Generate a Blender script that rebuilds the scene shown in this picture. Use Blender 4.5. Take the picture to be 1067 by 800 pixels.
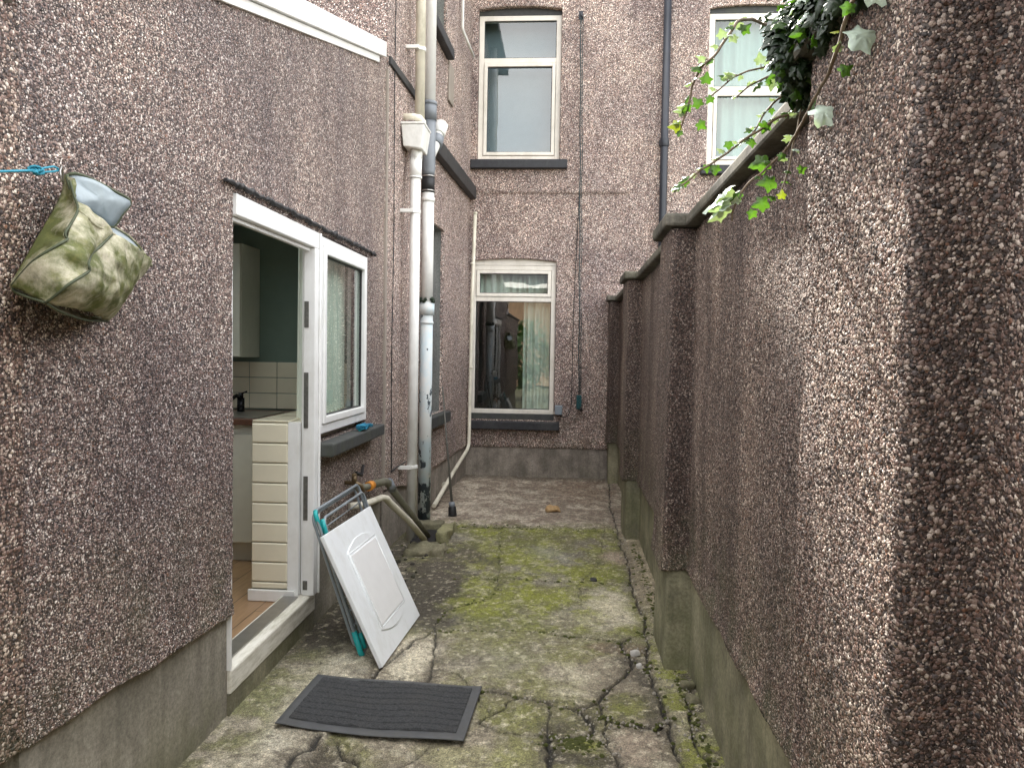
import bpy, bmesh, math, random
import numpy as np
from mathutils import Vector, Matrix, noise as mnoise
R = math.radians
random.seed(7)
rng = np.random.default_rng(7)
for o in list(bpy.data.objects): bpy.data.objects.remove(o)
S = bpy.context.scene
COL = S.collection

# ------------------------------------------------------------------ camera
yaw = math.atan((590 - 533.5) / 800.0); pitch = R(-2.4); roll = R(1.0)
F = Vector((-math.sin(yaw) * math.cos(pitch), math.cos(yaw) * math.cos(pitch), math.sin(pitch)))
Rt = F.cross(Vector((0, 0, 1))).normalized(); Up = Rt.cross(F)
R2 = math.cos(roll) * Rt + math.sin(roll) * Up
U2 = -math.sin(roll) * Rt + math.cos(roll) * Up
cam = bpy.data.cameras.new('camera'); co = bpy.data.objects.new('camera', cam); COL.objects.link(co)
m = Matrix.Identity(4)
for i in range(3):
    m[i][0] = R2[i]; m[i][1] = U2[i]; m[i][2] = -F[i]
m[0][3], m[1][3], m[2][3] = 0, 0, 1.55
co.matrix_world = m
cam.sensor_width = 36; cam.lens = 800 * 36 / 1067.0; cam.clip_start = .02; cam.clip_end = 400
S.camera = co
# ------------------------------------------------------------------ light
SUN_EL, SUN_AZ = 35.0, 7.5          # azimuth to the left of the passage axis (+Y)
w = bpy.data.worlds.new('World'); S.world = w; w.use_nodes = True
nt = w.node_tree; nt.nodes.clear()
out = nt.nodes.new('ShaderNodeOutputWorld'); bg = nt.nodes.new('ShaderNodeBackground')
sky = nt.nodes.new('ShaderNodeTexSky'); sky.sky_type = 'NISHITA'; sky.sun_disc = False
sky.sun_elevation = R(SUN_EL); sky.sun_rotation = R(-SUN_AZ)
sky.air_density = 1.0; sky.dust_density = 2.0; sky.ozone_density = 1.0
# broken cloud mixed over the clear sky
tc = nt.nodes.new('ShaderNodeTexCoord'); mp = nt.nodes.new('ShaderNodeMapping')
mp.inputs['Scale'].default_value = (1, 1, 2.2)
cn = nt.nodes.new('ShaderNodeTexNoise'); cn.inputs['Scale'].default_value = 2.3; cn.inputs['Detail'].default_value = 6
cr = nt.nodes.new('ShaderNodeValToRGB'); cr.color_ramp.elements[0].position = .34; cr.color_ramp.elements[1].position = .62
cr.color_ramp.elements[0].color = (.55, .55, .55, 1); cr.color_ramp.elements[1].color = (.92, .92, .92, 1)
cc = nt.nodes.new('ShaderNodeValToRGB'); cc.color_ramp.elements[0].color = (5.1, 5.0, 4.85, 1); cc.color_ramp.elements[1].color = (9.0, 8.8, 8.4, 1)
cc.color_ramp.elements[0].position = .4; cc.color_ramp.elements[1].position = .7
mx = nt.nodes.new('ShaderNodeMix'); mx.data_type = 'RGBA'
L = nt.links
L.new(tc.outputs['Generated'], mp.inputs[0]); L.new(mp.outputs[0], cn.inputs['Vector'])
L.new(cn.outputs['Fac'], cr.inputs[0]); L.new(cn.outputs['Fac'], cc.inputs[0])
L.new(cr.outputs[0], mx.inputs[0]); L.new(sky.outputs[0], mx.inputs[6]); L.new(cc.outputs[0], mx.inputs[7])
L.new(mx.outputs[2], bg.inputs[0]); bg.inputs[1].default_value = .13
L.new(bg.outputs[0], out.inputs[0])
sd = bpy.data.lights.new('sun', 'SUN'); sd.energy = 2.7; sd.angle = R(2.0); sd.color = (1, .94, .85)
so = bpy.data.objects.new('sun', sd); COL.objects.link(so)
sdir = Vector((-math.sin(R(SUN_AZ)) * math.cos(R(SUN_EL)), math.cos(R(SUN_AZ)) * math.cos(R(SUN_EL)), math.sin(R(SUN_EL))))
so.rotation_euler = sdir.to_track_quat('Z', 'Y').to_euler(); so.location = sdir * 30
S.view_settings.view_transform = 'Standard'; S.view_settings.look = 'None'
S.view_settings.gamma = 1; S.view_settings.exposure = 2.33
S.render.engine = 'CYCLES'
S.cycles.max_bounces = 6; S.cycles.diffuse_bounces = 4; S.cycles.glossy_bounces = 3
S.cycles.transparent_max_bounces = 8; S.cycles.caustics_reflective = False; S.cycles.caustics_refractive = False

# ------------------------------------------------------------------ node helpers
def new_mat(name):
    mt = bpy.data.materials.new(name); mt.use_nodes = True
    n = mt.node_tree.nodes; n.clear()
    o = n.new('ShaderNodeOutputMaterial'); b = n.new('ShaderNodeBsdfPrincipled')
    mt.node_tree.links.new(b.outputs[0], o.inputs[0])
    return mt, mt.node_tree, b, o
class NT:
    def __init__(s, t): s.t = t; s.n = t.nodes; s.l = t.links
    def pos(s): return s.n.new('ShaderNodeNewGeometry').outputs['Position']
    def obj(s): return s.n.new('ShaderNodeTexCoord').outputs['Object']
    def val(s, sock, v):
        if hasattr(v, 'links') or isinstance(v, bpy.types.NodeSocket): s.l.new(v, sock)
        else: sock.default_value = v
    def scale(s, v, sc):
        m = s.n.new('ShaderNodeMapping'); s.l.new(v, m.inputs[0]); m.inputs['Scale'].default_value = sc; return m.outputs[0]
    def noise(s, v, scale, detail=4, rough=.55, out='Fac', dist=0):
        m = s.n.new('ShaderNodeTexNoise'); s.l.new(v, m.inputs['Vector']); m.inputs['Scale'].default_value = scale
        m.inputs['Detail'].default_value = detail; m.inputs['Roughness'].default_value = rough; m.inputs['Distortion'].default_value = dist
        return m.outputs[out]
    def vor(s, v, scale, feature='F1', rnd=1.0):
        m = s.n.new('ShaderNodeTexVoronoi'); s.l.new(v, m.inputs['Vector']); m.inputs['Scale'].default_value = scale
        m.feature = feature; m.inputs['Randomness'].default_value = rnd
        return m
    def ramp(s, f, stops, interp='LINEAR'):
        m = s.n.new('ShaderNodeValToRGB'); s.l.new(f, m.inputs[0]); r = m.color_ramp; r.interpolation = interp
        while len(r.elements) < len(stops): r.elements.new(.5)
        for e, (p, c) in zip(r.elements, stops):
            e.position = p; e.color = (c, c, c, 1) if isinstance(c, (int, float)) else (*c, 1)
        return m.outputs[0]
    def mix(s, f, a, b, mode='MIX'):
        m = s.n.new('ShaderNodeMix'); m.data_type = 'RGBA'; m.blend_type = mode
        s.val(m.inputs[0], f)
        for i, v in ((6, a), (7, b)):
            if isinstance(v, tuple): m.inputs[i].default_value = (*v[:3], 1)
            else: s.l.new(v, m.inputs[i])
        return m.outputs[2]
    def math(s, op, a, b=0.0, c=None, clamp=False):
        m = s.n.new('ShaderNodeMath'); m.operation = op; m.use_clamp = clamp
        s.val(m.inputs[0], a); s.val(m.inputs[1], b)
        if c is not None: s.val(m.inputs[2], c)
        return m.outputs[0]
    def vadd(s, a, b, k=1.0):
        m = s.n.new('ShaderNodeVectorMath'); m.operation = 'MULTIPLY_ADD'
        s.l.new(b, m.inputs[0]); m.inputs[1].default_value = (k, k, k); s.l.new(a, m.inputs[2]); return m.outputs[0]
    def sep(s, v):
        m = s.n.new('ShaderNodeSeparateXYZ'); s.l.new(v, m.inputs[0]); return m.outputs
    def bump(s, h, strength=.3, dist=.01):
        m = s.n.new('ShaderNodeBump'); s.l.new(h, m.inputs['Height']); m.inputs['Strength'].default_value = strength
        m.inputs['Distance'].default_value = dist; return m.outputs[0]
    def maprange(s, v, a, b, c=0., d=1.):
        m = s.n.new('ShaderNodeMapRange'); s.l.new(v, m.inputs[0])
        for i, x in enumerate((a, b, c, d)): m.inputs[1 + i].default_value = x
        return m.outputs[0]

def pebble_mat(name, sc=105.0, warm=0.0, green=0.35, streak=.5, amp=.0055, bright=1.0, darkening=False):
    mt, t, b, o = new_mat(name); n = NT(t)
    p = n.pos()
    nz = n.noise(p, 60, 2, .5, 'Color')
    v0 = n.vadd(p, nz, .006)
    va = n.vor(v0, sc); vb = n.vor(v0, sc * 1.75)
    # chips: coarse ones on top of a bed of finer ones
    ca = n.ramp(va.outputs['Distance'], [(0, 1.0), (.32, .92), (.52, .45), (.66, 0.0)])
    cb = n.ramp(vb.outputs['Distance'], [(0, .62), (.35, .55), (.62, 0.0)])
    pick = n.sep(va.outputs['Color'])
    keep = n.math('GREATER_THAN', pick[0], .22)
    ha = n.math('MULTIPLY', ca, keep)
    ha = n.math('MULTIPLY', ha, n.math('MULTIPLY_ADD', pick[1], .5, .5))
    hgt = n.math('MAXIMUM', ha, cb)
    bald = n.ramp(n.noise(p, 16, 3, .7), [(.66, 1.0), (.74, .25)])
    ha = n.math('MULTIPLY', ha, bald); hgt = n.math('MULTIPLY', hgt, bald)
    isa = n.math('GREATER_THAN', ha, cb)
    k = bright
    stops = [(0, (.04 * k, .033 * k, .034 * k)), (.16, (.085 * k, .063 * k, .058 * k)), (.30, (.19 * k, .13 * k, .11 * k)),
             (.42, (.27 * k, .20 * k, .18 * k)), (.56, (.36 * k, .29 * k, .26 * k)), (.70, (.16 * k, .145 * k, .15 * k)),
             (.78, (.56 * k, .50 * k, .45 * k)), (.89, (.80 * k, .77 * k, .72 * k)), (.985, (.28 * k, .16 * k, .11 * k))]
    colA = n.ramp(pick[2], stops, 'CONSTANT')
    pb = n.sep(vb.outputs['Color'])
    colB = n.ramp(pb[1], stops, 'CONSTANT')
    col = n.mix(isa, colB, colA)
    # grain in each chip, dark mortar between
    gr = n.noise(p, 420, 2, .6)
    col = n.mix(1.0, col, n.ramp(gr, [(.3, .72), (.7, 1.2)]), 'MULTIPLY')
    mort = n.ramp(hgt, [(.05, 1.0), (.30, 0.0)])
    col = n.mix(mort, col, (.075, .062, .054))
    col = n.mix(1.0, col, (1.045, 1.0, .99), 'MULTIPLY')
    # weather: broad patches and vertical rain streaks
    st = n.noise(n.scale(p, (3.2, 3.2, .35)), 1.6, 4, .6)
    col = n.mix(streak, col, n.ramp(st, [(.30, (.46, .43, .46)), (.52, .95), (.75, (1.18, 1.14, 1.1))]), 'MULTIPLY')
    bl = n.noise(p, 1.3, 3, .6)
    col = n.mix(.9, col, n.ramp(bl, [(.32, (.72, .69, .71)), (.65, (1.16, 1.12, 1.07))]), 'MULTIPLY')
    if warm: col = n.mix(warm, col, (1.15, 1.0, .80), 'MULTIPLY')
    if darkening:
        sa = n.n.new('ShaderNodeAttribute'); sa.attribute_name = 'darkening'
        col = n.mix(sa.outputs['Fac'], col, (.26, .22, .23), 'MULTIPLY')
    z = n.sep(p)[2]
    lo = n.maprange(z, .40, 1.05, 1.0, 0.0)
    alg = n.math('MULTIPLY', lo, n.ramp(n.noise(p, 5, 4, .6), [(.42, 0.0), (.68, 1.0)]))
    col = n.mix(n.math('MULTIPLY', alg, green), col, (.075, .095, .035))
    t.links.new(col, b.inputs['Base Color'])
    b.inputs['Roughness'].default_value = .62; b.inputs['Specular IOR Level'].default_value = .45
    d = n.n.new('ShaderNodeDisplacement'); t.links.new(hgt, d.inputs['Height'])
    d.inputs['Midlevel'].default_value = .3; d.inputs['Scale'].default_value = amp
    t.links.new(d.outputs[0], o.inputs['Displacement'])
    mt.displacement_method = 'BOTH'
    return mt

def concrete_mat(name, c=(.27, .25, .22), green=.0, gz=(0, .4), dark=.5, sc=1.0, c2=None):
    mt, t, b, o = new_mat(name); n = NT(t); p = n.pos()
    a = n.noise(p, 3.5 * sc, 6, .62); f = n.noise(p, 60, 8, .8)
    c2 = c2 or tuple(x * dark for x in c)
    col = n.mix(n.ramp(a, [(.38, 0.), (.60, 1.)]), c2, c)
    col = n.mix(.9, col, n.ramp(f, [(.36, .6), (.64, 1.35)]), 'MULTIPLY')
    st = n.noise(n.scale(p, (9, 9, 1.0)), 1.5, 4, .6)
    col = n.mix(.5, col, n.ramp(st, [(.35, .55), (.6, 1.1)]), 'MULTIPLY')
    if green:
        z = n.sep(p)[2]
        g = n.math('MULTIPLY', n.maprange(z, gz[0], gz[1], 1.0, .15), n.ramp(n.noise(p, 3.2, 6, .7), [(.40, .0), (.58, 1.0)]))
        col = n.mix(n.math('MULTIPLY', g, green), col, (.115, .125, .045))
    t.links.new(col, b.inputs['Base Color']); b.inputs['Roughness'].default_value = .88
    t.links.new(n.bump(n.math('ADD', n.math('MULTIPLY', a, .6), n.math('MULTIPLY', f, .25)), .5, .012), b.inputs['Normal'])
    return mt

def plain(name, c, rough=.5, var=.12, sc=14, dirt=None, dirtamt=.0, metal=0., bump=.0, dsc=6, coat=0):
    mt, t, b, o = new_mat(name); n = NT(t); p = n.pos()
    a = n.noise(p, sc, 5, .6)
    col = n.mix(1.0, c, n.ramp(a, [(.3, 1 - var), (.7, 1 + var * .6)]), 'MULTIPLY')
    if dirt:
        d = n.ramp(n.noise(n.scale(p, (1, 1, .5)), dsc, 6, .7), [(.48, 0.), (.70, 1.)])
        col = n.mix(n.math('MULTIPLY', d, dirtamt), col, dirt)
    t.links.new(col, b.inputs['Base Color']); b.inputs['Roughness'].default_value = rough; b.inputs['Metallic'].default_value = metal
    if bump: t.links.new(n.bump(n.noise(p, sc * 6, 3, .6), bump, .004), b.inputs['Normal'])
    if coat: b.inputs['Coat Weight'].default_value = coat
    return mt

def glass_mat(name, tint=(.90, .94, .92), refl=.13):
    mt, t, b, o = new_mat(name); n = NT(t); t.nodes.remove(b)
    tr = t.nodes.new('ShaderNodeBsdfTransparent'); tr.inputs[0].default_value = (*tint, 1)
    gl = t.nodes.new('ShaderNodeBsdfGlossy'); gl.inputs['Roughness'].default_value = .0; gl.inputs[0].default_value = (1, 1, 1, 1)
    fr = t.nodes.new('ShaderNodeFresnel'); fr.inputs[0].default_value = 1.5
    wav = n.noise(n.pos(), 2.2, 2, .5)
    t.links.new(n.bump(wav, .06, .02), gl.inputs['Normal'])
    f = n.math('MULTIPLY_ADD', fr.outputs[0], 1.25, refl - .05, clamp=True)
    gb = t.nodes.new('ShaderNodeNewGeometry'); f = n.math('MULTIPLY', f, n.math('SUBTRACT', 1.0, gb.outputs['Backfacing']))
    ms = t.nodes.new('ShaderNodeMixShader'); t.links.new(f, ms.inputs[0]); t.links.new(tr.outputs[0], ms.inputs[1]); t.links.new(gl.outputs[0], ms.inputs[2])
    t.links.new(ms.outputs[0], o.inputs[0])
    return mt

M = {}
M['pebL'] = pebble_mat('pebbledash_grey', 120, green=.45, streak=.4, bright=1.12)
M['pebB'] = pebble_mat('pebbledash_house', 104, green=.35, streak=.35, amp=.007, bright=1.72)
M['pebR'] = pebble_mat('pebbledash_boundary', 122, warm=.28, green=.5, streak=.7, amp=.005, bright=.80, darkening=True)
M['plinthL'] = concrete_mat('plinth_render', (.40, .365, .30), .55, (.0, .30), .7)
M['plinthB'] = concrete_mat('plinth_house', (.36, .315, .27), .15, (.0, .4), .6, 1.6)
M['plinthR'] = concrete_mat('plinth_mossy', (.34, .315, .215), .62, (-.1, .6), .55)
M['reveal'] = concrete_mat('grey_render', (.20, .20, .19), .0, dark=.8)
M['upvc'] = plain('white_plastic', (.88, .88, .87), .3, .04, 8, (.55, .52, .45), .25, dsc=9)
M['upvc_old'] = plain('yellowed_plastic_frame', (.82, .78, .70), .4, .06, 8, (.40, .36, .28), .35)
M['sillblack'] = plain('black_sill_paint', (.022, .023, .028), .55, .3, 20, (.10, .10, .10), .4, bump=.4)
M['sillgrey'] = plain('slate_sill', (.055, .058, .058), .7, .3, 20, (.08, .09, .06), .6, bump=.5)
M['glass'] = glass_mat('window_glass')
M['glass_up'] = glass_mat('window_glass_upper', refl=.10)
M['white_pipe'] = plain('white_pipe_paint', (.84, .84, .81), .42, .08, 10, (.38, .35, .27), .35)
M['yellow_pipe'] = plain('yellowed_pipe', (.74, .70, .58), .45, .12, 10, (.25, .23, .14), .5)
M['grey_pipe'] = plain('grey_pipe', (.20, .22, .245), .42, .1, 12)
M['black_rubber'] = plain('black_rubber', (.015, .015, .017), .5, .2)
M['black_pipe'] = plain('black_blue_iron', (.022, .026, .036), .38, .2, 10)
M['steel'] = plain('steel', (.42, .41, .39), .35, .1, 20, metal=.9)
M['brass'] = plain('old_brass', (.18, .13, .07), .5, .3, 40, metal=.5)
M['lock'] = plain('tarnished_lock_steel', (.20, .195, .18), .45, .3, 50, metal=.6)
M['orange'] = plain('orange_joint', (.65, .25, .03), .5, .2, 30)
M['teal'] = plain('teal_plastic', (.02, .42, .43), .4, .08)
M['airer'] = plain('grey_tube', (.30, .34, .37), .38, .1, 20, metal=.25)
M['mdf'] = plain('white_foil_panel', (.90, .93, .95), .3, .03, 5, (.45, .43, .36), .22, dsc=11)
M['mdf_edge'] = plain('white_foil_edge', (.62, .60, .58), .5, .1, 12)
M['mat'] = plain('doormat_rubber', (.05, .052, .055), .7, .5, 90, (.10, .09, .07), .15, bump=.9)
M['matb'] = plain('doormat_edge', (.075, .078, .082), .55, .2, 20, (.10, .09, .07), .25)
M['tile'] = plain('cream_tile', (.82, .76, .60), .15, .05, 6, coat=.3)
M['grout'] = plain('grout', (.62, .58, .48), .8, .1)
M['green_wall'] = plain('dark_green_paint', (.17, .235, .20), .6, .05)
M['ceil'] = plain('ceiling_paint', (.6, .6, .58), .7, .03)
M['cab'] = plain('cream_cabinet', (.66, .65, .57), .4, .05)
M['worktop'] = plain('worktop_brown', (.13, .06, .04), .35, .3, 30)
M['chrome_dark'] = plain('dark_tap', (.03, .03, .035), .2, .1, metal=.8)
M['curtain'] = plain('pale_curtain', (.62, .66, .62), .85, .08, 5)
M['curtain_dim'] = plain('voile', (.78, .82, .74), .85, .1, 5)
M['mint'] = plain('mint_net', (.34, .44, .42), .85, .06, 5)
M['dark_room'] = plain('room_wall', (.10, .10, .10), .8, .1)
M['sky_tint'] = plain('blue_grey_sky_tint', (.17, .215, .26), .8, .05)  # blue-grey colour stands in for sky reflected in the pane
M['rope'] = plain('blue_rope', (.03, .30, .42), .6, .3, 300)
M['rope_dark'] = plain('weathered_line', (.035, .06, .065), .7, .3, 100)
M['cable'] = plain('black_cable', (.02, .02, .02), .6, .1)
M['greybox'] = plain('grey_box', (.22, .26, .30), .5, .08)
M['cloth'] = plain('blue_scrubber', (.02, .22, .36), .7, .4, 60, bump=.8)
M['coping'] = concrete_mat('coping_stone', (.15, .135, .11), .3, (1.5, 2.6), .35, 2)
M['black_timber'] = plain('black_board', (.025, .025, .027), .6, .3, 12, (.08, .075, .07), .4)
M['roof'] = plain('roof_slate', (.06, .06, .07), .7, .25, 8)
M['trim'] = plain('beige_trim', (.30, .26, .22), .6, .12, 8)
M['stone'] = plain('tan_leaf', (.46, .30, .14), .7, .35, 50, bump=.6)
M['pale_stone'] = plain('pale_rubble', (.55, .53, .50), .8, .2, 50, bump=.5)
M['brick'] = concrete_mat('neighbour_brick', (.30, .20, .125), dark=.8)
M['moss_stone'] = concrete_mat('mossy_kerb', (.22, .20, .13), .95, (-.3, .05), .6)
M['dirt'] = concrete_mat('wet_dirt', (.035, .03, .024), .3, (-.2, .2))
M['stem'] = plain('ivy_stem', (.16, .115, .075), .7, .3, 60)

def floor_wood():
    mt, t, b, o = new_mat('laminate_floor'); n = NT(t); p = n.pos()
    br = n.n.new('ShaderNodeTexBrick'); mpn = n.n.new('ShaderNodeMapping'); mpn.inputs['Rotation'].default_value = (0, 0, R(90))
    t.links.new(p, mpn.inputs[0]); t.links.new(mpn.outputs[0], br.inputs['Vector'])
    br.inputs['Scale'].default_value = 1; br.inputs['Brick Width'].default_value = 1.1; br.inputs['Row Height'].default_value = .16
    br.inputs['Mortar Size'].default_value = .003
    br.inputs['Color1'].default_value = (.42, .27, .15, 1); br.inputs['Color2'].default_value = (.33, .20, .11, 1); br.inputs['Mortar'].default_value = (.10, .06, .03, 1)
    g = n.noise(n.scale(p, (30, 2, 2)), 3, 5, .6)
    t.links.new(n.mix(1.0, br.outputs[0], n.ramp(g, [(.3, .75), (.7, 1.15)]), 'MULTIPLY'), b.inputs['Base Color'])
    b.inputs['Roughness'].default_value = .4
    return mt
M['laminate'] = floor_wood()
def peel_mat():
    mt, t, b, o = new_mat('peeling_painted_iron'); n = NT(t); p = n.pos()
    z = n.sep(p)[2]
    a = n.noise(n.scale(p, (1, 1, .55)), 13, 6, .62)
    th = n.maprange(z, 0, 1.95, .02, -.16)
    f = n.ramp(n.math('ADD', a, th), [(.515, 0.), (.535, 1.)])
    blue = n.mix(n.ramp(n.noise(p, 7, 4, .6), [(.42, 0.), (.62, 1.)]), (.55, .66, .70), (.68, .70, .68))
    col = n.mix(f, blue, (.06, .08, .095))
    t.links.new(col, b.inputs['Base Color']); b.inputs['Roughness'].default_value = .6
    t.links.new(n.bump(f, .6, -.003), b.inputs['Normal'])
    return mt
M['peel'] = peel_mat()
def sill_wood():
    mt, t, b, o = new_mat('worn_white_threshold'); n = NT(t); p = n.pos()
    a = n.ramp(n.noise(n.scale(p, (6, 1.2, 6)), 6, 6, .7), [(.42, 0.), (.72, 1.)])
    col = n.mix(a, (.82, .79, .71), (.46, .43, .33))
    t.links.new(col, b.inputs['Base Color']); b.inputs['Roughness'].default_value = .65
    return mt
M['threshold'] = sill_wood()
def canvas_mat():
    mt, t, b, o = new_mat('mildewed_canvas'); n = NT(t); p = n.pos()
    a = n.noise(p, 8, 8, .72); c2 = n.noise(p, 24, 8, .75)
    col = n.mix(n.ramp(a, [(.43, 0.), (.64, 1.)]), (.10, .115, .03), (.62, .57, .43))
    col = n.mix(n.ramp(c2, [(.5, 0.), (.68, .8)]), col, (.20, .20, .06))
    col = n.mix(n.ramp(n.noise(p, 14, 5, .7), [(.55, 0.), (.75, .6)]), col, (.07, .07, .05))
    t.links.new(col, b.inputs['Base Color']); b.inputs['Roughness'].default_value = .75
    t.links.new(n.bump(n.noise(p, 500, 2, .5), .35, .002), b.inputs['Normal'])
    return mt
M['canvas'] = canvas_mat()
M['lining'] = plain('pale_blue_lining', (.36, .42, .45), .65, .15, 18, (.25, .28, .22), .3)
M['piping'] = plain('dark_green_piping', (.07, .085, .045), .7, .3, 40)

def leaf_mat(name, c, tr=.5, rough=.4):
    mt, t, b, o = new_mat(name); n = NT(t); p = n.pos()
    a = n.noise(p, 25, 3, .6)
    col = n.mix(1.0, c, n.ramp(a, [(.3, .7), (.7, 1.25)]), 'MULTIPLY')
    t.links.new(col, b.inputs['Base Color']); b.inputs['Roughness'].default_value = rough
    tl = t.nodes.new('ShaderNodeBsdfTranslucent'); t.links.new(n.mix(1.0, col, (1.15, 1.4, .45), 'MULTIPLY'), tl.inputs[0])
    ms = t.nodes.new('ShaderNodeMixShader'); ms.inputs[0].default_value = tr
    t.links.new(b.outputs[0], ms.inputs[1]); t.links.new(tl.outputs[0], ms.inputs[2]); t.links.new(ms.outputs[0], o.inputs[0])
    return mt
M['leaf'] = leaf_mat('ivy_leaf', (.07, .14, .028), .55)
M['leaf_dark'] = leaf_mat('ivy_leaf_dark', (.016, .032, .014), .12)  # darker copy of the ivy green, paints shade within the clump
M['leaf_glint'] = leaf_mat('ivy_leaf_glint', (.46, .54, .47), .15, .25)  # pale leaf colour paints sun glints off wet ivy
M['leaf_yellow'] = leaf_mat('ivy_leaf_yellow', (.26, .28, .04), .35)
M['tree_leaf'] = leaf_mat('tree_leaf', (.05, .10, .03), .3)

# ------------------------------------------------------------------ object helpers
def tag(o, label=None, cat=None, group=None, kind=None):
    if label: o['label'] = label
    if cat: o['category'] = cat
    if group: o['group'] = group
    if kind: o['kind'] = kind
    return o
def thing(name, loc, label, cat, group=None):
    o = bpy.data.objects.new(name, None); COL.objects.link(o); o.location = loc; o.empty_display_size = .1
    return tag(o, label, cat, group)
def wloc(o):
    v = Vector((0, 0, 0))
    while o: v = v + o.location; o = o.parent
    return v
class MB:
    """collects geometry (world coordinates) for ONE mesh"""
    def __init__(s): s.v = []; s.f = []; s.sm = []
    def add(s, vs, fs, smooth=False):
        k = len(s.v); s.v += [tuple(v) for v in vs]; s.f += [tuple(k + i for i in f) for f in fs]; s.sm += [smooth] * len(fs); return s
    def box(s, x0, x1, y0, y1, z0, z1):
        return s.add([(x0, y0, z0), (x1, y0, z0), (x1, y1, z0), (x0, y1, z0), (x0, y0, z1), (x1, y0, z1), (x1, y1, z1), (x0, y1, z1)],
                     [(0, 3, 2, 1), (4, 5, 6, 7), (0, 1, 5, 4), (1, 2, 6, 5), (2, 3, 7, 6), (3, 0, 4, 7)])
    def hexa(s, p): return s.add(p, [(0, 3, 2, 1), (4, 5, 6, 7), (0, 1, 5, 4), (1, 2, 6, 5), (2, 3, 7, 6), (3, 0, 4, 7)])
    def obox(s, c, ax, ay, az, hx, hy, hz):
        c, ax, ay, az = map(Vector, (c, ax, ay, az)); P = []
        for dz in (-1, 1):
            for dx, dy in ((-1, -1), (1, -1), (1, 1), (-1, 1)): P.append(c + ax * hx * dx + ay * hy * dy + az * hz * dz)
        return s.hexa(P)
    def tube(s, pts, r, seg=12, caps=True):
        pts = [Vector(p) for p in pts]; n = len(pts); rs = r if isinstance(r, (list, tuple)) else [r] * n
        vs = []; fs = []; prev = None
        for i, p in enumerate(pts):
            d = (pts[min(i + 1, n - 1)] - pts[max(i - 1, 0)]).normalized()
            if prev is None:
                a = Vector((0, 0, 1)) if abs(d.z) < .9 else Vector((1, 0, 0)); u = d.cross(a).normalized()
            else: u = (prev - d * prev.dot(d)).normalized()
            prev = u; v = d.cross(u)
            for k in range(seg):
                t = 2 * math.pi * k / seg; vs.append(p + (u * math.cos(t) + v * math.sin(t)) * rs[i])
        for i in range(n - 1):
            for k in range(seg):
                a = i * seg + k; b_ = i * seg + (k + 1) % seg; fs.append((a, b_, b_ + seg, a + seg))
        s.add(vs, fs, True)
        if caps:
            k0 = len(s.v) - len(vs)
            s.f.append(tuple(k0 + k for k in reversed(range(seg)))); s.f.append(tuple(k0 + (n - 1) * seg + k for k in range(seg))); s.sm += [False, False]
        return s
    def prism(s, poly, o, ux, uy, n, h):
        o, ux, uy, n = map(Vector, (o, ux, uy, n)); k = len(poly)
        a = [o + ux * x + uy * y for x, y in poly]; b_ = [p + n * h for p in a]
        return s.add(a + b_, [tuple(reversed(range(k))), tuple(range(k, 2 * k))] + [(i, (i + 1) % k, k + (i + 1) % k, k + i) for i in range(k)])
    def build(s, name, mat, parent=None, bevel=0, seg=2, normals=True):
        me = bpy.data.meshes.new(name); me.from_pydata(s.v, [], s.f); me.materials.append(mat)
        me.polygons.foreach_set('use_smooth', s.sm)
        if normals:
            bm = bmesh.new(); bm.from_mesh(me); bmesh.ops.recalc_face_normals(bm, faces=bm.faces); bm.to_mesh(me); bm.free()
        o = bpy.data.objects.new(name, me); COL.objects.link(o)
        if parent: o.parent = parent; o.location = -wloc(parent)
        if bevel:
            md = o.modifiers.new('bevel', 'BEVEL'); md.width = bevel; md.segments = seg; md.limit_method = 'ANGLE'; md.angle_limit = R(40)
        return o
def box(name, mat, parent, b, bevel=0): return MB().box(*b).build(name, mat, parent, bevel)

def np_mesh(name, V, Fq, mat, parent=None, smooth=True):
    me = bpy.data.meshes.new(name)
    me.vertices.add(len(V)); me.vertices.foreach_set('co', np.asarray(V, np.float32).ravel())
    Fq = np.asarray(Fq, np.int32); me.loops.add(Fq.size); me.loops.foreach_set('vertex_index', Fq.ravel())
    me.polygons.add(len(Fq)); me.polygons.foreach_set('loop_start', np.arange(0, Fq.size, 4, dtype=np.int32))
    me.polygons.foreach_set('loop_total', np.full(len(Fq), 4, np.int32)); me.polygons.foreach_set('use_smooth', np.full(len(Fq), smooth))
    me.update(calc_edges=True); me.validate()
    me.materials.append(mat)
    o = bpy.data.objects.new(name, me); COL.objects.link(o)
    if parent: o.parent = parent; o.location = -wloc(parent)
    return o
# value noise in numpy
_tab = rng.random((256, 256))
def vnoise(x, y):
    xi = np.floor(x).astype(int); yi = np.floor(y).astype(int); fx = x - xi; fy = y - yi
    fx = fx * fx * (3 - 2 * fx); fy = fy * fy * (3 - 2 * fy)
    g = lambda a, b_: _tab[a & 255, b_ & 255]
    return (g(xi, yi) * (1 - fx) + g(xi + 1, yi) * fx) * (1 - fy) + (g(xi, yi + 1) * (1 - fx) + g(xi + 1, yi + 1) * fx) * fy
def fbm(x, y, o=4, g=.5):
    s = 0; a = 1; t = 0
    for i in range(o): s = s + a * vnoise(x + 17.3 * i, y + 9.1 * i); t += a; a *= g; x = x * 2.03; y = y * 2.03
    return s / t

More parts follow.
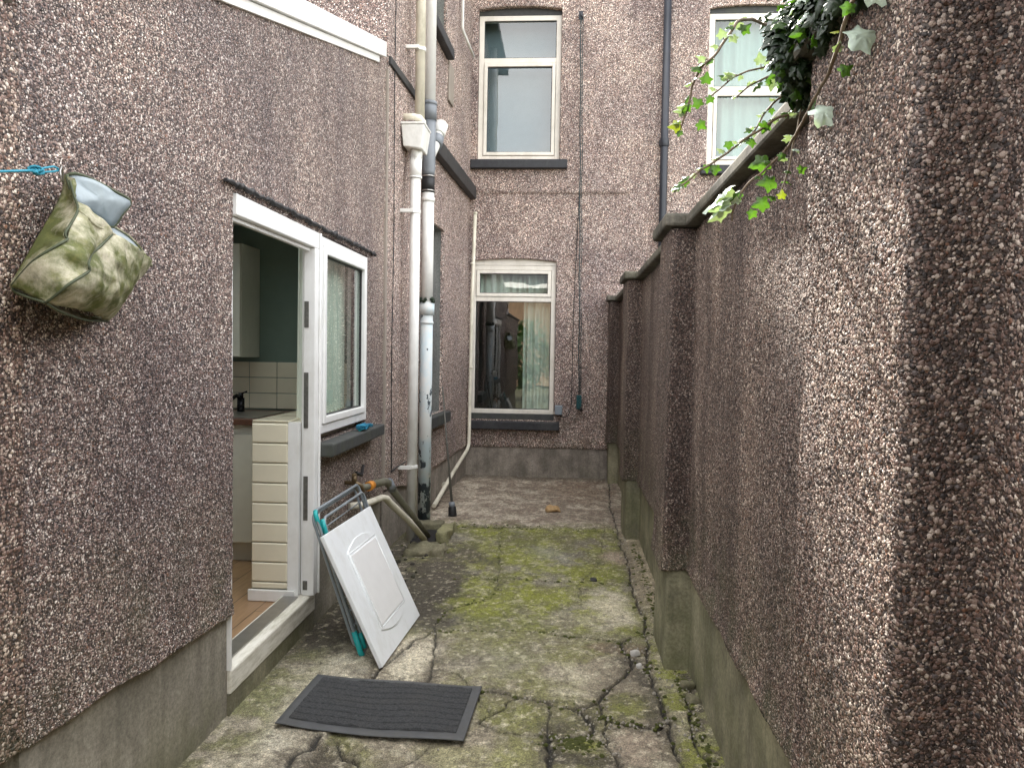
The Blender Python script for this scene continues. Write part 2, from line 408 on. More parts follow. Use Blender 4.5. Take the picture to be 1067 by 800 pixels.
def skin_wall(name, mat, parent, origin, U, N, us, vs, holes, depth, post=None):
    """grid sheet in plane (U, Z) with rectangular holes; open edges and hole edges return inwards by depth"""
    origin, U, N = np.array(origin, float), np.array(U, float), np.array(N, float)
    for h in holes: us = np.append(us, [h[0], h[1]]); vs = np.append(vs, [h[2], h[3]])
    def clean(a):
        a = np.unique(np.round(a, 5)); keep = [a[0]]
        hard = set(np.round([x for h in holes for x in h], 5))
        for x in a[1:]:
            if x - keep[-1] < .0012:
                if x in hard: keep[-1] = x
            else: keep.append(x)
        return np.array(keep)
    us = clean(us); vs = clean(vs); nu, nv = len(us), len(vs)
    UU, VV = np.meshgrid(us, vs, indexing='ij')
    off = np.zeros_like(UU)
    if post: UU2, VV2, off = post(UU.copy(), VV.copy(), off)
    else: UU2, VV2 = UU, VV
    P = origin + UU2[..., None] * U + VV2[..., None] * np.array([0, 0, 1.]) + off[..., None] * N
    V = P.reshape(-1, 3)
    uc = (us[1:] + us[:-1]) / 2; vc = (vs[1:] + vs[:-1]) / 2
    keep = np.ones((nu - 1, nv - 1), bool)
    for h in holes:
        keep &= ~(((uc > h[0]) & (uc < h[1]))[:, None] & ((vc > h[2]) & (vc < h[3]))[None, :])
    idx = np.arange(nu * nv).reshape(nu, nv)
    q = np.stack([idx[:-1, :-1], idx[1:, :-1], idx[1:, 1:], idx[:-1, 1:]], -1)[keep]
    # orientation
    cr_ = np.cross(U, [0, 0, 1.])
    flip = cr_ @ N < 0
    # boundary edges
    pad = np.zeros((nu + 1, nv + 1), bool); pad[1:-1, 1:-1] = keep
    E = []
    K = pad
    for i in range(nu - 1):
        for j in np.nonzero(K[i + 1, 1:-1] != K[i + 1, 0:-2])[0]:
            E.append((idx[i, j], idx[i + 1, j], K[i + 1, j + 1]))
        if K[i + 1, nv - 1]: E.append((idx[i, nv - 1], idx[i + 1, nv - 1], False))
    for j in range(nv - 1):
        for i in np.nonzero(K[1:-1, j + 1] != K[0:-2, j + 1])[0]:
            E.append((idx[i, j], idx[i, j + 1], not K[i + 1, j + 1]))
        if K[nu - 1, j + 1]: E.append((idx[nu - 1, j], idx[nu - 1, j + 1], True))
    ev = sorted(set([e[0] for e in E] + [e[1] for e in E])); mp_ = {v: len(V) + k for k, v in enumerate(ev)}
    V2 = V[ev] - N * depth
    fs = []
    for a, b_, s_ in E:
        fs.append((a, mp_[a], mp_[b_], b_) if s_ else (a, b_, mp_[b_], mp_[a]))
    fs = np.array(fs)
    allf = np.concatenate([q, fs]) if len(fs) else q
    if flip: allf = allf[:, ::-1]
    return np_mesh(name, np.concatenate([V, V2]), allf, mat, parent)

def window_unit(parent, mat_f, mat_g, plane, a0, a1, z0, z1, pos, rails, fw=.06, depth=.07, normal=1, casement=None):
    """plane 'Y': window lies in X-Z at Y=pos (faces -Y); plane 'X': in Y-Z at X=pos (faces +X). rails: [(z)]. casement: list of (z0,z1)"""
    def bx(mb, u0, u1, w0, w1, d0, d1):
        if plane == 'Y': mb.box(u0, u1, pos + d0, pos + d1, w0, w1)
        else: mb.box(pos - d1, pos - d0, u0, u1, w0, w1)
    fr = MB()
    bx(fr, a0, a0 + fw, z0, z1, 0, depth); bx(fr, a1 - fw, a1, z0, z1, 0, depth)
    bx(fr, a0 + fw, a1 - fw, z0, z0 + fw, 0, depth); bx(fr, a0 + fw, a1 - fw, z1 - fw, z1, 0, depth)
    zs = [z0 + fw]
    for r_ in rails: bx(fr, a0 + fw, a1 - fw, r_ - fw * .5, r_ + fw * .5, .003, depth); zs += [r_ - fw * .5, r_ + fw * .5]
    zs.append(z1 - fw)
    f = fr.build('frame', mat_f, parent, .005)
    for i in range(0, len(zs), 2):
        c0, c1 = zs[i], zs[i + 1]; e = 0
        if casement and i // 2 in casement:
            e = .045; cs = MB(); g = .004
            bx(cs, a0 + fw + g, a0 + fw + e, c0 + g, c1 - g, -.012, depth - .02); bx(cs, a1 - fw - e, a1 - fw - g, c0 + g, c1 - g, -.012, depth - .02)
            bx(cs, a0 + fw + e, a1 - fw - e, c0 + g, c0 + e, -.012, depth - .02); bx(cs, a0 + fw + e, a1 - fw - e, c1 - e, c1 - g, -.012, depth - .02)
            cs.build('sash', mat_f, f, .006)
        gm = MB(); bx(gm, a0 + fw + e - .004, a1 - fw - e + .004, c0 + e - .004, c1 - e + .004, .026, .030)
        gm.build('pane', mat_g, f)
        gk = MB(); k = .007; x0, x1, y0, y1 = a0 + fw + e, a1 - fw - e, c0 + e, c1 - e
        bx(gk, x0, x0 + k, y0, y1, .012, .026); bx(gk, x1 - k, x1, y0, y1, .012, .026)
        bx(gk, x0 + k, x1 - k, y0, y0 + k, .012, .026); bx(gk, x0 + k, x1 - k, y1 - k, y1, .012, .026)
        gk.build('gasket', M['black_rubber'], f)
    return f

def curtain(parent, mat, plane, a0, a1, z0, z1, pos, waves, amp=.02, name='curtain'):
    n_ = int((a1 - a0) / .008); vs = []; fs = []
    for i in range(n_ + 1):
        a = a0 + (a1 - a0) * i / n_
        d = amp * math.sin(i / n_ * waves * 2 * math.pi) + amp * .5 * math.sin(i / n_ * waves * 5.3 + 1)
        for z in (z0, z1):
            dd = d * (1 if z == z0 else .75)
            vs.append((a, pos + dd, z) if plane == 'Y' else (pos + dd, a, z))
    for i in range(n_): fs.append((2 * i, 2 * i + 2, 2 * i + 3, 2 * i + 1))
    return MB().add(vs, fs, True).build(name, mat, parent, normals=False)

# ================================================================== GROUND
box_g = MB().add([(-60, -60, -.06), (60, -60, -.06), (60, 60, -.06), (-60, 60, -.06)], [(0, 1, 2, 3)]).build('ground', concrete_mat('outer_ground', (.16, .16, .10), .4, (-1, 1)), None)
tag(box_g, kind='structure')

CR = dict(
C1=[(-0.699, 4.159), (-0.489, 4.191), (-0.083, 4.21), (0.034, 4.152), (0.153, 4.137), (0.354, 4.119), (0.436, 4.228), (0.476, 4.262)],
C2=[(-0.716, 4.255), (-0.681, 4.025), (-0.64, 3.857), (-0.627, 3.631), (-0.628, 3.437)],
C3=[(-0.619, 3.666), (-0.53, 3.642), (-0.468, 3.571), (-0.401, 3.432)],
C4=[(-0.628, 3.437), (-0.392, 3.433), (-0.294, 3.419), (-0.182, 3.378), (-0.077, 3.351), (0.062, 3.302), (0.165, 3.368), (0.219, 3.501), (0.291, 3.656), (0.362, 3.789), (0.356, 3.897), (0.326, 4.021), (0.345, 4.132)],
C5=[(-0.181, 3.368), (-0.254, 3.267), (-0.317, 3.19), (-0.345, 3.144)],
C5b=[(-0.377, 3.385), (-0.352, 3.312), (-0.308, 3.217)],
C6=[(-0.345, 3.144), (-0.229, 3.066), (-0.088, 3.057), (-0.045, 3.086), (-0.044, 3.193), (-0.042, 3.309)],
C7=[(-0.041, 3.086), (0.018, 3.045), (0.079, 3.044), (0.134, 3.081), (0.146, 3.147), (0.095, 3.26), (0.062, 3.293)],
C8=[(0.178, 3.37), (0.189, 3.244), (0.203, 3.203), (0.309, 3.176), (0.416, 3.175), (0.457, 3.247)],
C9=[(0.53, 9.213), (0.466, 7.668), (0.465, 6.75), (0.486, 5.832), (0.464, 4.771), (0.493, 4.481), (0.476, 4.262), (0.451, 3.971), (0.437, 3.786), (0.418, 3.698), (0.449, 3.526), (0.461, 3.248), (0.458, 3.076), (0.457, 2.5)],
C10=[(0.203, 3.203), (0.192, 3.003), (0.227, 2.891), (0.245, 2.6)],
C11=[(-0.045, 3.086), (-0.028, 2.979), (-0.049, 2.6)],
C13=[(-0.751, 5.101), (-0.426, 5.188), (-0.261, 5.187), (-0.037, 5.149), (0.073, 5.164), (0.444, 5.125)],
C13b=[(-0.555, 6.674), (-0.429, 5.233), (-0.442, 4.751), (-0.56, 4.626), (-0.663, 4.524), (-0.716, 4.255)],
C14=[(0.355, 6.734), (0.303, 5.807), (0.11, 5.061), (0.122, 4.692)],
C15=[(-1.25, 6.62), (-1.019, 6.642), (-0.565, 6.691), (-0.058, 6.747), (0.458, 6.786)],
C16=[(-0.95, 3.40), (-0.907, 3.474), (-0.891, 3.601), (-0.868, 3.672), (-0.802, 3.929), (-0.703, 4.181)],
C16b=[(-0.959, 2.938), (-0.946, 2.839), (-0.986, 2.782), (-0.993, 2.711), (-1.02, 2.4)],
C17=[(-0.877, 2.905), (-0.8, 2.819), (-0.755, 2.755), (-.73, 2.4)],
C18=[(-0.518, 2.913), (-0.532, 2.83), (-0.583, 2.76), (-.6, 2.4)],
C19=[(-0.904, 3.515), (-0.857, 3.605), (-0.752, 3.533), (-0.729, 3.426)],
C20=[(-0.795, 3.971), (-0.727, 3.938), (-0.663, 3.919)],
C21=[(.60, 3.6), (.56, 3.3), (.55, 3.05), (.58, 2.8)])
WID = dict(C1=.6, C2=.8, C3=.6, C4=1.25, C5=.7, C5b=.5, C6=.7, C7=1.3, C8=.8, C9=.9, C10=.8, C11=1.6, C13=.45, C13b=.4, C14=.3, C15=.8, C16=1.0, C16b=2.0, C17=.7, C18=.5, C19=.4, C20=.4, C21=.8)
def seg_dist(X, Y, pl):
    d = np.full(X.shape, 9.)
    for (ax, ay), (bx_, by_) in zip(pl[:-1], pl[1:]):
        vx, vy = bx_ - ax, by_ - ay; l2 = vx * vx + vy * vy
        t = np.clip(((X - ax) * vx + (Y - ay) * vy) / l2, 0, 1)
        d = np.minimum(d, np.hypot(X - ax - t * vx, Y - ay - t * vy))
    return d
def make_yard():
    xs = np.arange(-1.5, .70, .006); ys = np.concatenate([np.arange(2.2, 5.3, .006), np.arange(5.3, 9.45, .011)])
    ys = np.concatenate([np.arange(-1.5, 2.2, .08), ys])
    X, Y = np.meshgrid(xs, ys, indexing='ij')
    wx = X + (fbm(X * 9, Y * 9, 4) - .5) * .05 + (fbm(X * 45, Y * 45, 2) - .5) * .012
    wy = Y + (fbm(X * 9 + 50, Y * 9, 4) - .5) * .05 + (fbm(X * 45 + 9, Y * 45, 2) - .5) * .012
    crack = np.zeros_like(X); grime = np.zeros_like(X)
    wv = .6 + .9 * fbm(X * 6 + 3, Y * 6, 3)
    for k, pl in CR.items():
        d = seg_dist(wx, wy, pl); wd = .0058 * WID[k] * wv
        crack = np.maximum(crack, np.clip(1.6 - d / wd, 0, 1) * min(1, .75 + WID[k] * .4))
        grime = np.maximum(grime, np.exp(-(d / (.02 + .035 * WID[k] * wv)) ** 2) * min(1, WID[k] * .8))
    A = np.array
    base = A([.20, .175, .135])
    C = np.ones(X.shape + (3,)) * base
    def lay(mask, col): C[:] = C * (1 - mask[..., None]) + A(col) * mask[..., None]
    def sst(x, a, b_): t = np.clip((x - a) / (b_ - a), 0, 1); return t * t * (3 - 2 * t)
    n1 = fbm(X * 3, Y * 2.4, 5, .55); n2 = fbm(X * 8 + 40, Y * 7, 5, .6); n3 = fbm(X * 22, Y * 20 + 7, 4, .6); n4 = fbm(X * 2 + 90, Y * 1.6 + 8, 4)
    n5 = fbm(X * 60, Y * 60, 3, .6)
    def ell(cx, cy, rx, ry, soft=.5, rot=0.):
        dx, dy = X - cx, Y - cy
        if rot: dx, dy = dx * math.cos(rot) + dy * math.sin(rot), -dx * math.sin(rot) + dy * math.cos(rot)
        r_ = np.hypot(dx / rx, dy / ry) + (n2 - .5) * 1.3 + (n3 - .5) * .7
        return 1 - sst(r_, 1 - soft, 1 + soft * .4)
    moss = A([.105, .112, .026]); ymoss = A([.175, .19, .030]); dirt = A([.040, .034, .026]); light = A([.42, .385, .31]); pink = A([.27, .215, .175]); grey = A([.15, .145, .12])
    # far slab: pinkish grey, scuffed along X, damp patch
    far = sst(Y, 6.66, 6.74)
    streak_ = fbm(wx * 6, wy * 7, 6, .65)
    fc = pink * .62 + (A([.36, .32, .27]) - pink * .62) * sst(streak_ * .55 + n3 * .45, .43, .60)[..., None]
    C[:] = C * (1 - far[..., None]) + fc * far[..., None]
    lay(far * ell(.15, 8.5, .38, .8) * .6, [.13, .085, .06]); lay(far * sst(n3, .55, .7) * .5, dirt * 2)
    lay(far * sst(Y, 9.0, 9.3) * .7, dirt * 1.5); lay(far * (1 - sst(Y, 6.74, 6.95)) * sst(n2, .45, .6) * .5, moss)
    mid = sst(Y, 3.9, 4.4) * (1 - far)
    # middle: moss over grey concrete
    lay(mid * .75, grey)
    lay(mid * sst(n1, .32, .52) * .9, moss)
    lay(mid * sst(n2 * .6 + n4 * .4, .46, .58) * .75, ymoss)
    lay(mid * sst(n3, .52, .70) * .45, A([.30, .28, .21]))
    lay(mid * ell(-.9, 4.95, .32, .9) * .95, dirt * .9)
    lay(mid * ell(-.85, 5.6, .30, .5) * .75, dirt * 1.5); lay(mid * ell(-.78, 4.42, .22, .4) * .8, dirt)
    lay(mid * ell(.30, 4.62, .17, .42, .7) * .85, light); lay(mid * ell(.1, 4.4, .25, .16, .7) * .5, light * .8)
    lay(mid * ell(-.10, 5.9, .24, .25, .7) * .6, A([.20, .20, .18])); lay(mid * ell(.1, 6.2, .3, .35) * .5, dirt * 2)
    lay(mid * ell(.40, 5.8, .12, .22, .5) * .9, pink * .95); lay(mid * ell(-.1, 4.85, .25, .2, .6) * .7, ymoss); lay(mid * ell(-.5, 4.6, .2, .18, .6) * .75, ymoss)
    lay(mid * ell(-.25, 6.4, .3, .25, .6) * .6, moss); lay(mid * ell(.25, 5.35, .2, .2, .6) * .6, ymoss * .8)
    near = (1 - sst(Y, 4.0, 4.2))
    lay(near * sst(n1, .36, .54) * .75, A([.125, .13, .038])); lay(near * sst(n3, .54, .72) * .55, A([.33, .31, .24]))
    lay(near * ell(.03, 3.68, .13, .16, .8) * .75, light); lay(near * ell(.05, 3.45, .14, .07, .8) * .7, light)
    lay(near * ell(-.3, 3.8, .3, .25, .8) * .4, grey * 1.25)
    lay(near * ell(.30, 4.02, .22, .07, .4) * .8, [.15, .11, .085])
    lay(near * ell(.32, 3.38, .13, .12, .4) * .8, moss * 1.05); lay(near * ell(.07, 3.0, .09, .05, .5) * .95, ymoss * 1.15)
    lay(near * ell(.33, 3.0, .11, .13, .5) * .6, pink); lay(near * ell(-.15, 3.2, .17, .12, .6) * .4, moss * 1.3)
    lay(near * ell(.08, 2.88, .15, .07, .4) * .8, dirt * 1.1); lay(near * ell(.39, 3.66, .07, .13, .4) * .8, dirt)
    lay(near * ell(-.35, 2.85, .25, .12, .6) * .45, A([.24, .24, .11]))
    # pale broken slabs at the left and the strip along the step
    dl = A([.33, .30, .245])
    left = 1 - sst(X + (n2 - .5) * .05, -.93, -.90)
    lay(left * near * .9, dl); lay(ell(-.77, 3.78, .13, .36, .3) * near * .9, light)
    lay(left * near * sst(n3, .5, .65) * .4, grey); lay(near * left * sst(n2, .5, .66) * .5, A([.44, .42, .36]))
    lay(left * near * sst(-X, 1.08, 1.26) * sst(n2, .3, .6) * .8, moss * .8)
    lay(near * sst(-X, 1.17, 1.30) * .5 * sst(Y, 3.2, 3.9), dirt); lay(ell(-1.2, 4.1, .32, .45, .6) * .92, dirt)
    lay(sst(-X, .98, 1.2) * sst(Y, 3.9, 4.3) * (1 - far) * .85, dirt * 1.1)
    lay(near * (1 - sst(Y, 2.80, 2.93)) * sst(X, -.96, -.92) * (1 - sst(X, -.84, -.74)) * .9, dirt * 1.3)
    # gutter strip at the right
    rs = sst(X + (n2 - .5) * .03, .455, .475) * (1 - far)
    lay(rs * .8, A([.17, .17, .085])); lay(rs * sst(n3, .45, .6) * .55, A([.30, .27, .20])); lay(rs * sst(n2, .5, .6) * near * .8, ymoss * .9)
    lay(rs * sst(Y, 4.2, 5) * .6, pink * .8); lay(sst(X, .53, .58) * near * sst(n3, .42, .58) * .9, dirt * 1.4)
    # wall foot damp, speckle, grime and cracks
    lay(grime * (.30 + .5 * sst(n3, .4, .6)) * (1 - .5 * far), dirt * 1.7)
    gb = sst(fbm(X * 7 + 33, Y * 5 + 3, 5, .65), .52, .68); lay(gb * .42 * (1 - .5 * far), dirt * 2.2)
    lay(near * ell(.0, 3.12, .10, .07, .4) * .6, dirt); lay(near * ell(.12, 3.22, .07, .08, .4) * .6, dirt * 1.4); lay(near * ell(.42, 3.40, .05, .35, .4) * .6, dirt * 1.2)
    lay(near * ell(-.02, 2.95, .05, .15, .4) * .7, dirt); lay(near * ell(.36, 3.86, .10, .06, .4) * .7, dirt); lay(near * ell(-.62, 3.52, .05, .3, .5) * .55, dirt * 1.5)
    spots = sst(fbm(X * 38 + 5, Y * 34, 3, .7), .64, .74); lay(spots * .45, light * 1.1)
    dk = sst(fbm(X * 30 + 55, Y * 28, 3, .7), .62, .74); lay(dk * .5, dirt * 1.6)
    C *= (.95 + .66 * n5 + .12 * sst(n3, .35, .68))[..., None] * A([1.02, 1.0, .94])
    lay(crack * .93, [.018, .016, .013])
    Z = (n1 - .5) * .018 + (n2 - .5) * .010 + (n3 - .5) * .007 + (n5 - .5) * .005 - crack * .018 - grime * .004
    Z += far * .022 + left * near * .018 * (1 - sst(Y, 3.9, 4.1)) - ell(-.85, 2.8, .10, .10, .4) * .02
    V = np.stack([X, Y, Z], -1).reshape(-1, 3)
    nu, nv = X.shape; idx = np.arange(nu * nv).reshape(nu, nv)
    q = np.stack([idx[:-1, :-1], idx[1:, :-1], idx[1:, 1:], idx[:-1, 1:]], -1).reshape(-1, 4)
    mt, t, b, o = new_mat('cracked_mossy_concrete'); n = NT(t); p = n.pos()
    at = n.n.new('ShaderNodeAttribute'); at.attribute_name = 'surface'
    f = n.noise(p, 170, 3, .8); g = n.noise(p, 38, 8, .8)
    col = n.mix(.85, at.outputs['Color'], n.ramp(f, [(.36, .35), (.5, 1.0), (.64, 1.9)]), 'MULTIPLY')
    col = n.mix(.9, col, n.ramp(g, [(.36, .5), (.5, 1.0), (.64, 1.5)]), 'MULTIPLY')
    vv = n.vor(p, 190); sp = n.math('MULTIPLY', n.math('LESS_THAN', vv.outputs['Distance'], .30), n.math('GREATER_THAN', n.sep(vv.outputs['Color'])[0], .88))
    col = n.mix(n.math('MULTIPLY', sp, .6), col, (.48, .46, .40))
    t.links.new(col, b.inputs['Base Color']); b.inputs['Roughness'].default_value = .8
    t.links.new(n.bump(n.math('ADD', n.math('MULTIPLY', f, .5), g), .8, .006), b.inputs['Normal'])
    ob = np_mesh('yard_pavement', V, q, mt)
    ca = ob.data.color_attributes.new('surface', 'FLOAT_COLOR', 'POINT')
    ca.data.foreach_set('color', np.concatenate([C.reshape(-1, 3), np.ones((V.shape[0], 1))], 1).astype(np.float32).ravel())
    tag(ob, kind='structure')
make_yard()

# ================================================================== LEFT: LEAN-TO KITCHEN
XL = -1.36
ext = thing('kitchen_extension', (-2.2, 3.7, 0), 'low pebbledashed kitchen lean-to with open doorway and white sloping roof edge', 'building')
def roof_z(y): return 3.632 + (y - 5.49) * .276     # underside of the fascia
y_ = np.concatenate([np.arange(1.82, 3.06, .0048), np.arange(3.06, 5.66, .009)]); z_ = np.concatenate([np.arange(.455, 2.6, .006), np.arange(2.6, 3.75, .009)])
def post_left(UU, VV, off):
    y = UU
    e = .448 + (fbm(y * 5, y * 0 + 3, 4) - .5) * .03 + .062 * (3.03 - y) * (y < 3.03)
    VV = np.where(VV < .60, e + (VV - .455) * (.60 - e) / .145, VV)
    off += .014 * np.exp(-((VV - .45) / .07) ** 2)
    off += (fbm(y * 2.5, VV * 2.5, 3) - .5) * .02
    # proud drip edge over the openings
    over = np.clip((VV - 2.185) / .02, 0, 1) * np.exp(-np.clip(VV - 2.2, 0, 9) / .06) * (y > 2.9) * (y < 5.25)
    off += .012 * over
    return UU, VV, off
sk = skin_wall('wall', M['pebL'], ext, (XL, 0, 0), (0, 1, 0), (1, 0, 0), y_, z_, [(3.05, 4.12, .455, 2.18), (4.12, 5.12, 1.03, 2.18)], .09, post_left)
# trim the top along the roof slope
me = sk.data; bm = bmesh.new(); bm.from_mesh(me)
bmesh.ops.bisect_plane(bm, geom=bm.verts[:] + bm.edges[:] + bm.faces[:], plane_co=(0, 5.49, 3.665), plane_no=(0, -.276, 1), clear_outer=True)
bm.to_mesh(me); bm.free()
box('plinth', M['plinthL'], ext, (-1.60, -1.383, 1.80, 3.05, -.05, .57))
MB().box(-1.60, -1.383, 4.12, 5.66, -.05, .50).build('plinth', M['plinthL'], ext)
box('step_riser', M['plinthR'], ext, (-1.60, -1.372, 3.05, 4.12, -.05, .10))
box('threshold', M['threshold'], ext, (-1.52, -1.366, 3.052, 4.125, .103, .205), .008)
box('jamb_trim', M['upvc'], ext, (-1.40, -1.366, 3.046, 3.054, .207, 2.165))
# white roof edge (verge)
def verge(x0, x1, zt, zb, y0, y1): return MB().hexa([(x0, y0, roof_z(y0) + zb), (x1, y0, roof_z(y0) + zb), (x1, y1, roof_z(y1) + zb), (x0, y1, roof_z(y1) + zb),
                                                     (x0, y0, roof_z(y0) + zt), (x1, y0, roof_z(y0) + zt), (x1, y1, roof_z(y1) + zt), (x0, y1, roof_z(y1) + zt)])
verge(-1.40, -1.325, .106, .0, 1.78, 5.49).build('fascia', M['upvc'], ext, .004)
verge(-1.375, -1.346, -.003, -.047, 1.80, 5.375).build('soffit_board', M['upvc'], ext, .003)
rf_ = verge(-3.6, -3.3, .10, .04, 1.80, 5.70)
for a in ((-1.75, -1.40, 1.80, 5.70), (-3.3, -1.75, 1.80, 2.9), (-3.3, -1.75, 4.6, 5.70)):
    v = verge(a[0], a[1], .10, .04, a[2], a[3]); rf_.add(v.v, v.f)
rf_ = rf_.build('roof', M['roof'], ext)
verge(-3.3, -1.75, .13, .115, 2.9, 4.6).build('added_roof_light', M['glass'], rf_)  # unseen glazed opening, added to bring daylight into the kitchen
MB().box(-3.6, -1.32, 1.70, 1.80, 2.38, 2.50).build('gutter', M['upvc'], ext, .01)
MB().box(-1.372, -1.345, 5.625, 5.662, .50, 3.60).build('corner_trim', M['trim'], ext, .004)
# walls that close the room
iw = MB()
iw.box(-3.50, -3.40, 1.9, 5.66, .0, 3.2); iw.box(-3.5, -1.37, 1.82, 1.9, 0, 2.55)
iw.build('side_wall', M['plinthL'], ext)
MB().box(-3.4, -3.3, 1.9, 5.5, 2.42, 2.47).box(-1.75, -1.40, 1.9, 5.5, 2.42, 2.47).box(-3.3, -1.75, 1.9, 2.9, 2.42, 2.47).box(-3.3, -1.75, 4.6, 5.5, 2.42, 2.47).build('ceiling', M['ceil'], ext)  # ceiling left open beneath the added roof opening
box('room_floor', M['laminate'], ext, (-3.4, -1.50, 1.9, 5.5, .10, .175))
box('inner_wall', M['green_wall'], ext, (-3.4, -1.47, 5.40, 5.60, .17, 2.42))
MB().box(-3.40, -3.38, 1.9, 5.4, .175, 2.42).box(-3.38, -1.47, 1.9, 1.92, .175, 2.42).box(-1.49, -1.465, 1.92, 3.03, .175, 2.42).box(-1.49, -1.465, 3.03, 5.4, 2.19, 2.42).box(-1.49, -1.465, 5.13, 5.4, 1.16, 2.19).build('plaster', M['ceil'], ext)
# door frame
df = MB()
df.box(-1.41, -1.345, 3.053, 4.118, 2.085, 2.172); df.box(-1.41, -1.371, 3.053, 3.075, .207, 2.085)
df.box(-1.41, -1.345, 4.032, 4.118, .207, 2.085); df.box(-1.344, -1.332, 4.085, 4.100, .207, 2.17)
df.box(-1.425, -1.41, 4.05, 4.11, .207, 2.085); df.box(-1.40, -1.375, 3.076, 4.030, 2.066, 2.084)
dfo = df.build('door_frame', M['upvc'], ext, .005)
for z0, z1 in ((1.66, 1.80), (1.12, 1.42), (.62, .86), (.24, .29)):
    MB().box(-1.404, -1.380, 4.026, 4.0315, z0, z1).box(-1.397, -1.387, 4.022, 4.026, (z0 + z1) / 2 - .03 * (z1 - z0) / .14, (z0 + z1) / 2 + .02).build('lock_plate', M['lock'], dfo, .0015)
MB().box(-1.50, -1.42, 3.10, 4.00, .206, .212).build('door_track', M['steel'], dfo)
# kitchen window
kw = window_unit(ext, M['upvc'], M['glass'], 'X', 4.122, 5.115, 1.075, 2.165, -1.350, [], .05, .07, casement=[0])
sl = MB().box(-1.47, -1.262, 4.10, 5.29, .955, 1.03).build('window_sill', M['sillgrey'], ext, .01)
curtain(ext, M['curtain_dim'], 'X', 4.20, 5.09, 1.14, 2.12, -1.50, 11, .018, 'vertical_blind')
# tiled end of the wall under the window
tw = MB().box(-1.69, -1.43, 4.032, 5.40, .175, 1.148).build('window_wall_lining', M['grout'], ext)
tl = MB()
for k in range(9):
    z0 = 1.142 - .108 * (k + 1) + .004; tl.box(-1.685, -1.487, 4.014, 4.028, max(z0, .245), z0 + .103)
tl.build('wall_tile', M['tile'], tw, .007, 3)
tt = MB()
for k in range(7): tt.box(-1.685, -1.485, 4.02 + .2 * k + .002, 4.02 + .2 * (k + 1) - .002, 1.150, 1.158)
tt.build('sill_tile', M['tile'], tw, .003)
MB().box(-1.486, -1.426, 4.018, 4.05, .207, 1.15).build('corner_bead', M['upvc'], tw)
MB().box(-1.70, -1.44, 4.0, 4.017, .177, .240).build('skirting', M['upvc'], tw, .004)
# drip stain over the openings
dr = MB(); pts = []
yy = 2.93
while yy < 5.28:
    pts.append((XL + .019 + .006 * random.random(), yy, 2.198 + .014 * random.random())); yy += .02
dr.tube(pts, [.006 + .008 * random.random() for _ in pts], 6).build('drip_edge', M['black_timber'], ext)

# kitchen things
wc = thing('wall_cupboard', (-2.5, 5.2, 1.48), 'cream wall cupboard hung on the dark green kitchen wall', 'cupboard')
box('carcass', M['cab'], wc, (-3.0, -2.21, 5.09, 5.397, 1.48, 2.25)); MB().box(-2.99, -2.56, 5.066, 5.088, 1.485, 2.245).build('cupboard_door', M['cab'], wc, .004); MB().box(-2.545, -2.212, 5.066, 5.088, 1.485, 2.245).build('cupboard_door', M['cab'], wc, .004)
bc = thing('base_cupboard', (-2.5, 5.0, .175), 'cream base cupboard below the brown worktop seen through the doorway', 'cupboard')
box('carcass', M['cab'], bc, (-3.2, -1.72, 4.72, 5.38, .30, 1.06)); box('plinth', M['cab'], bc, (-3.2, -1.72, 4.78, 5.38, .176, .298))
for x0 in (-3.19, -2.70, -2.21): MB().box(x0, x0 + .48, 4.698, 4.718, .31, 1.0).build('cupboard_door', M['cab'], bc, .004)
for x0 in (-2.76, -2.27, -1.78): MB().tube([(x0, 4.69, .90), (x0, 4.675, .90), (x0, 4.675, .78), (x0, 4.69, .78)], .005, 8).build('handle', M['steel'], bc)
wt = thing('worktop', (-2.5, 5.0, 1.06), 'brown edged kitchen worktop carrying the tap', 'worktop')
box('slab', M['worktop'], wt, (-3.3, -1.70, 4.66, 5.385, 1.062, 1.10), .004); box('steel_sink', M['steel'], wt, (-2.5, -1.95, 4.72, 5.2, 1.101, 1.106), .002)
tp = thing('kitchen_tap', (-2.22, 5.15, 1.10), 'small dark mixer tap standing by the tiled kitchen wall', 'tap')
MB().tube([(-2.24, 5.15, 1.105), (-2.24, 5.15, 1.20)], .025, 16).tube([(-2.24, 5.15, 1.19), (-2.24, 5.08, 1.22), (-2.24, 5.0, 1.20)], .013, 12).build('spout', M['chrome_dark'], tp)
MB().tube([(-2.24, 5.15, 1.2), (-2.24, 5.15, 1.235)], .017, 12).tube([(-2.24, 5.15, 1.228), (-2.19, 5.13, 1.245)], .006, 8).build('lever', M['chrome_dark'], tp)
tb = MB()
for r_ in range(3):
    for c_ in range(9):
        x0 = -3.3 + c_ * .204; tb.box(x0, x0 + .2, 5.388, 5.397, 1.11 + r_ * .113, 1.11 + r_ * .113 + .109)
tso = tb.build('wall_tile', M['tile'], ext, .003)

# left-hand wall beyond the lean-to corner (towards and past the camera)
gw = thing('rendered_garden_wall', (-1.45, .8, 0), 'brownish pebbledashed wall at the far left edge, before the lean-to corner', 'wall')
M['pebG'] = pebble_mat('pebbledash_brown', 100, warm=.35, green=.5, streak=.5)
gy = np.concatenate([np.arange(-2.0, 1.2, .05), np.arange(1.2, 1.815, .005)])
skin_wall('wall', M['pebG'], gw, (XL + .014, 0, 0), (0, 1, 0), (1, 0, 0), gy, np.arange(.53, 2.36, .006), [], .2)
box('plinth', M['plinthL'], gw, (-1.55, -1.38, -2, 1.80, -.05, .58)); box('coping', M['coping'], gw, (-1.60, -1.31, -2, 1.69, 2.36, 2.42), .01)

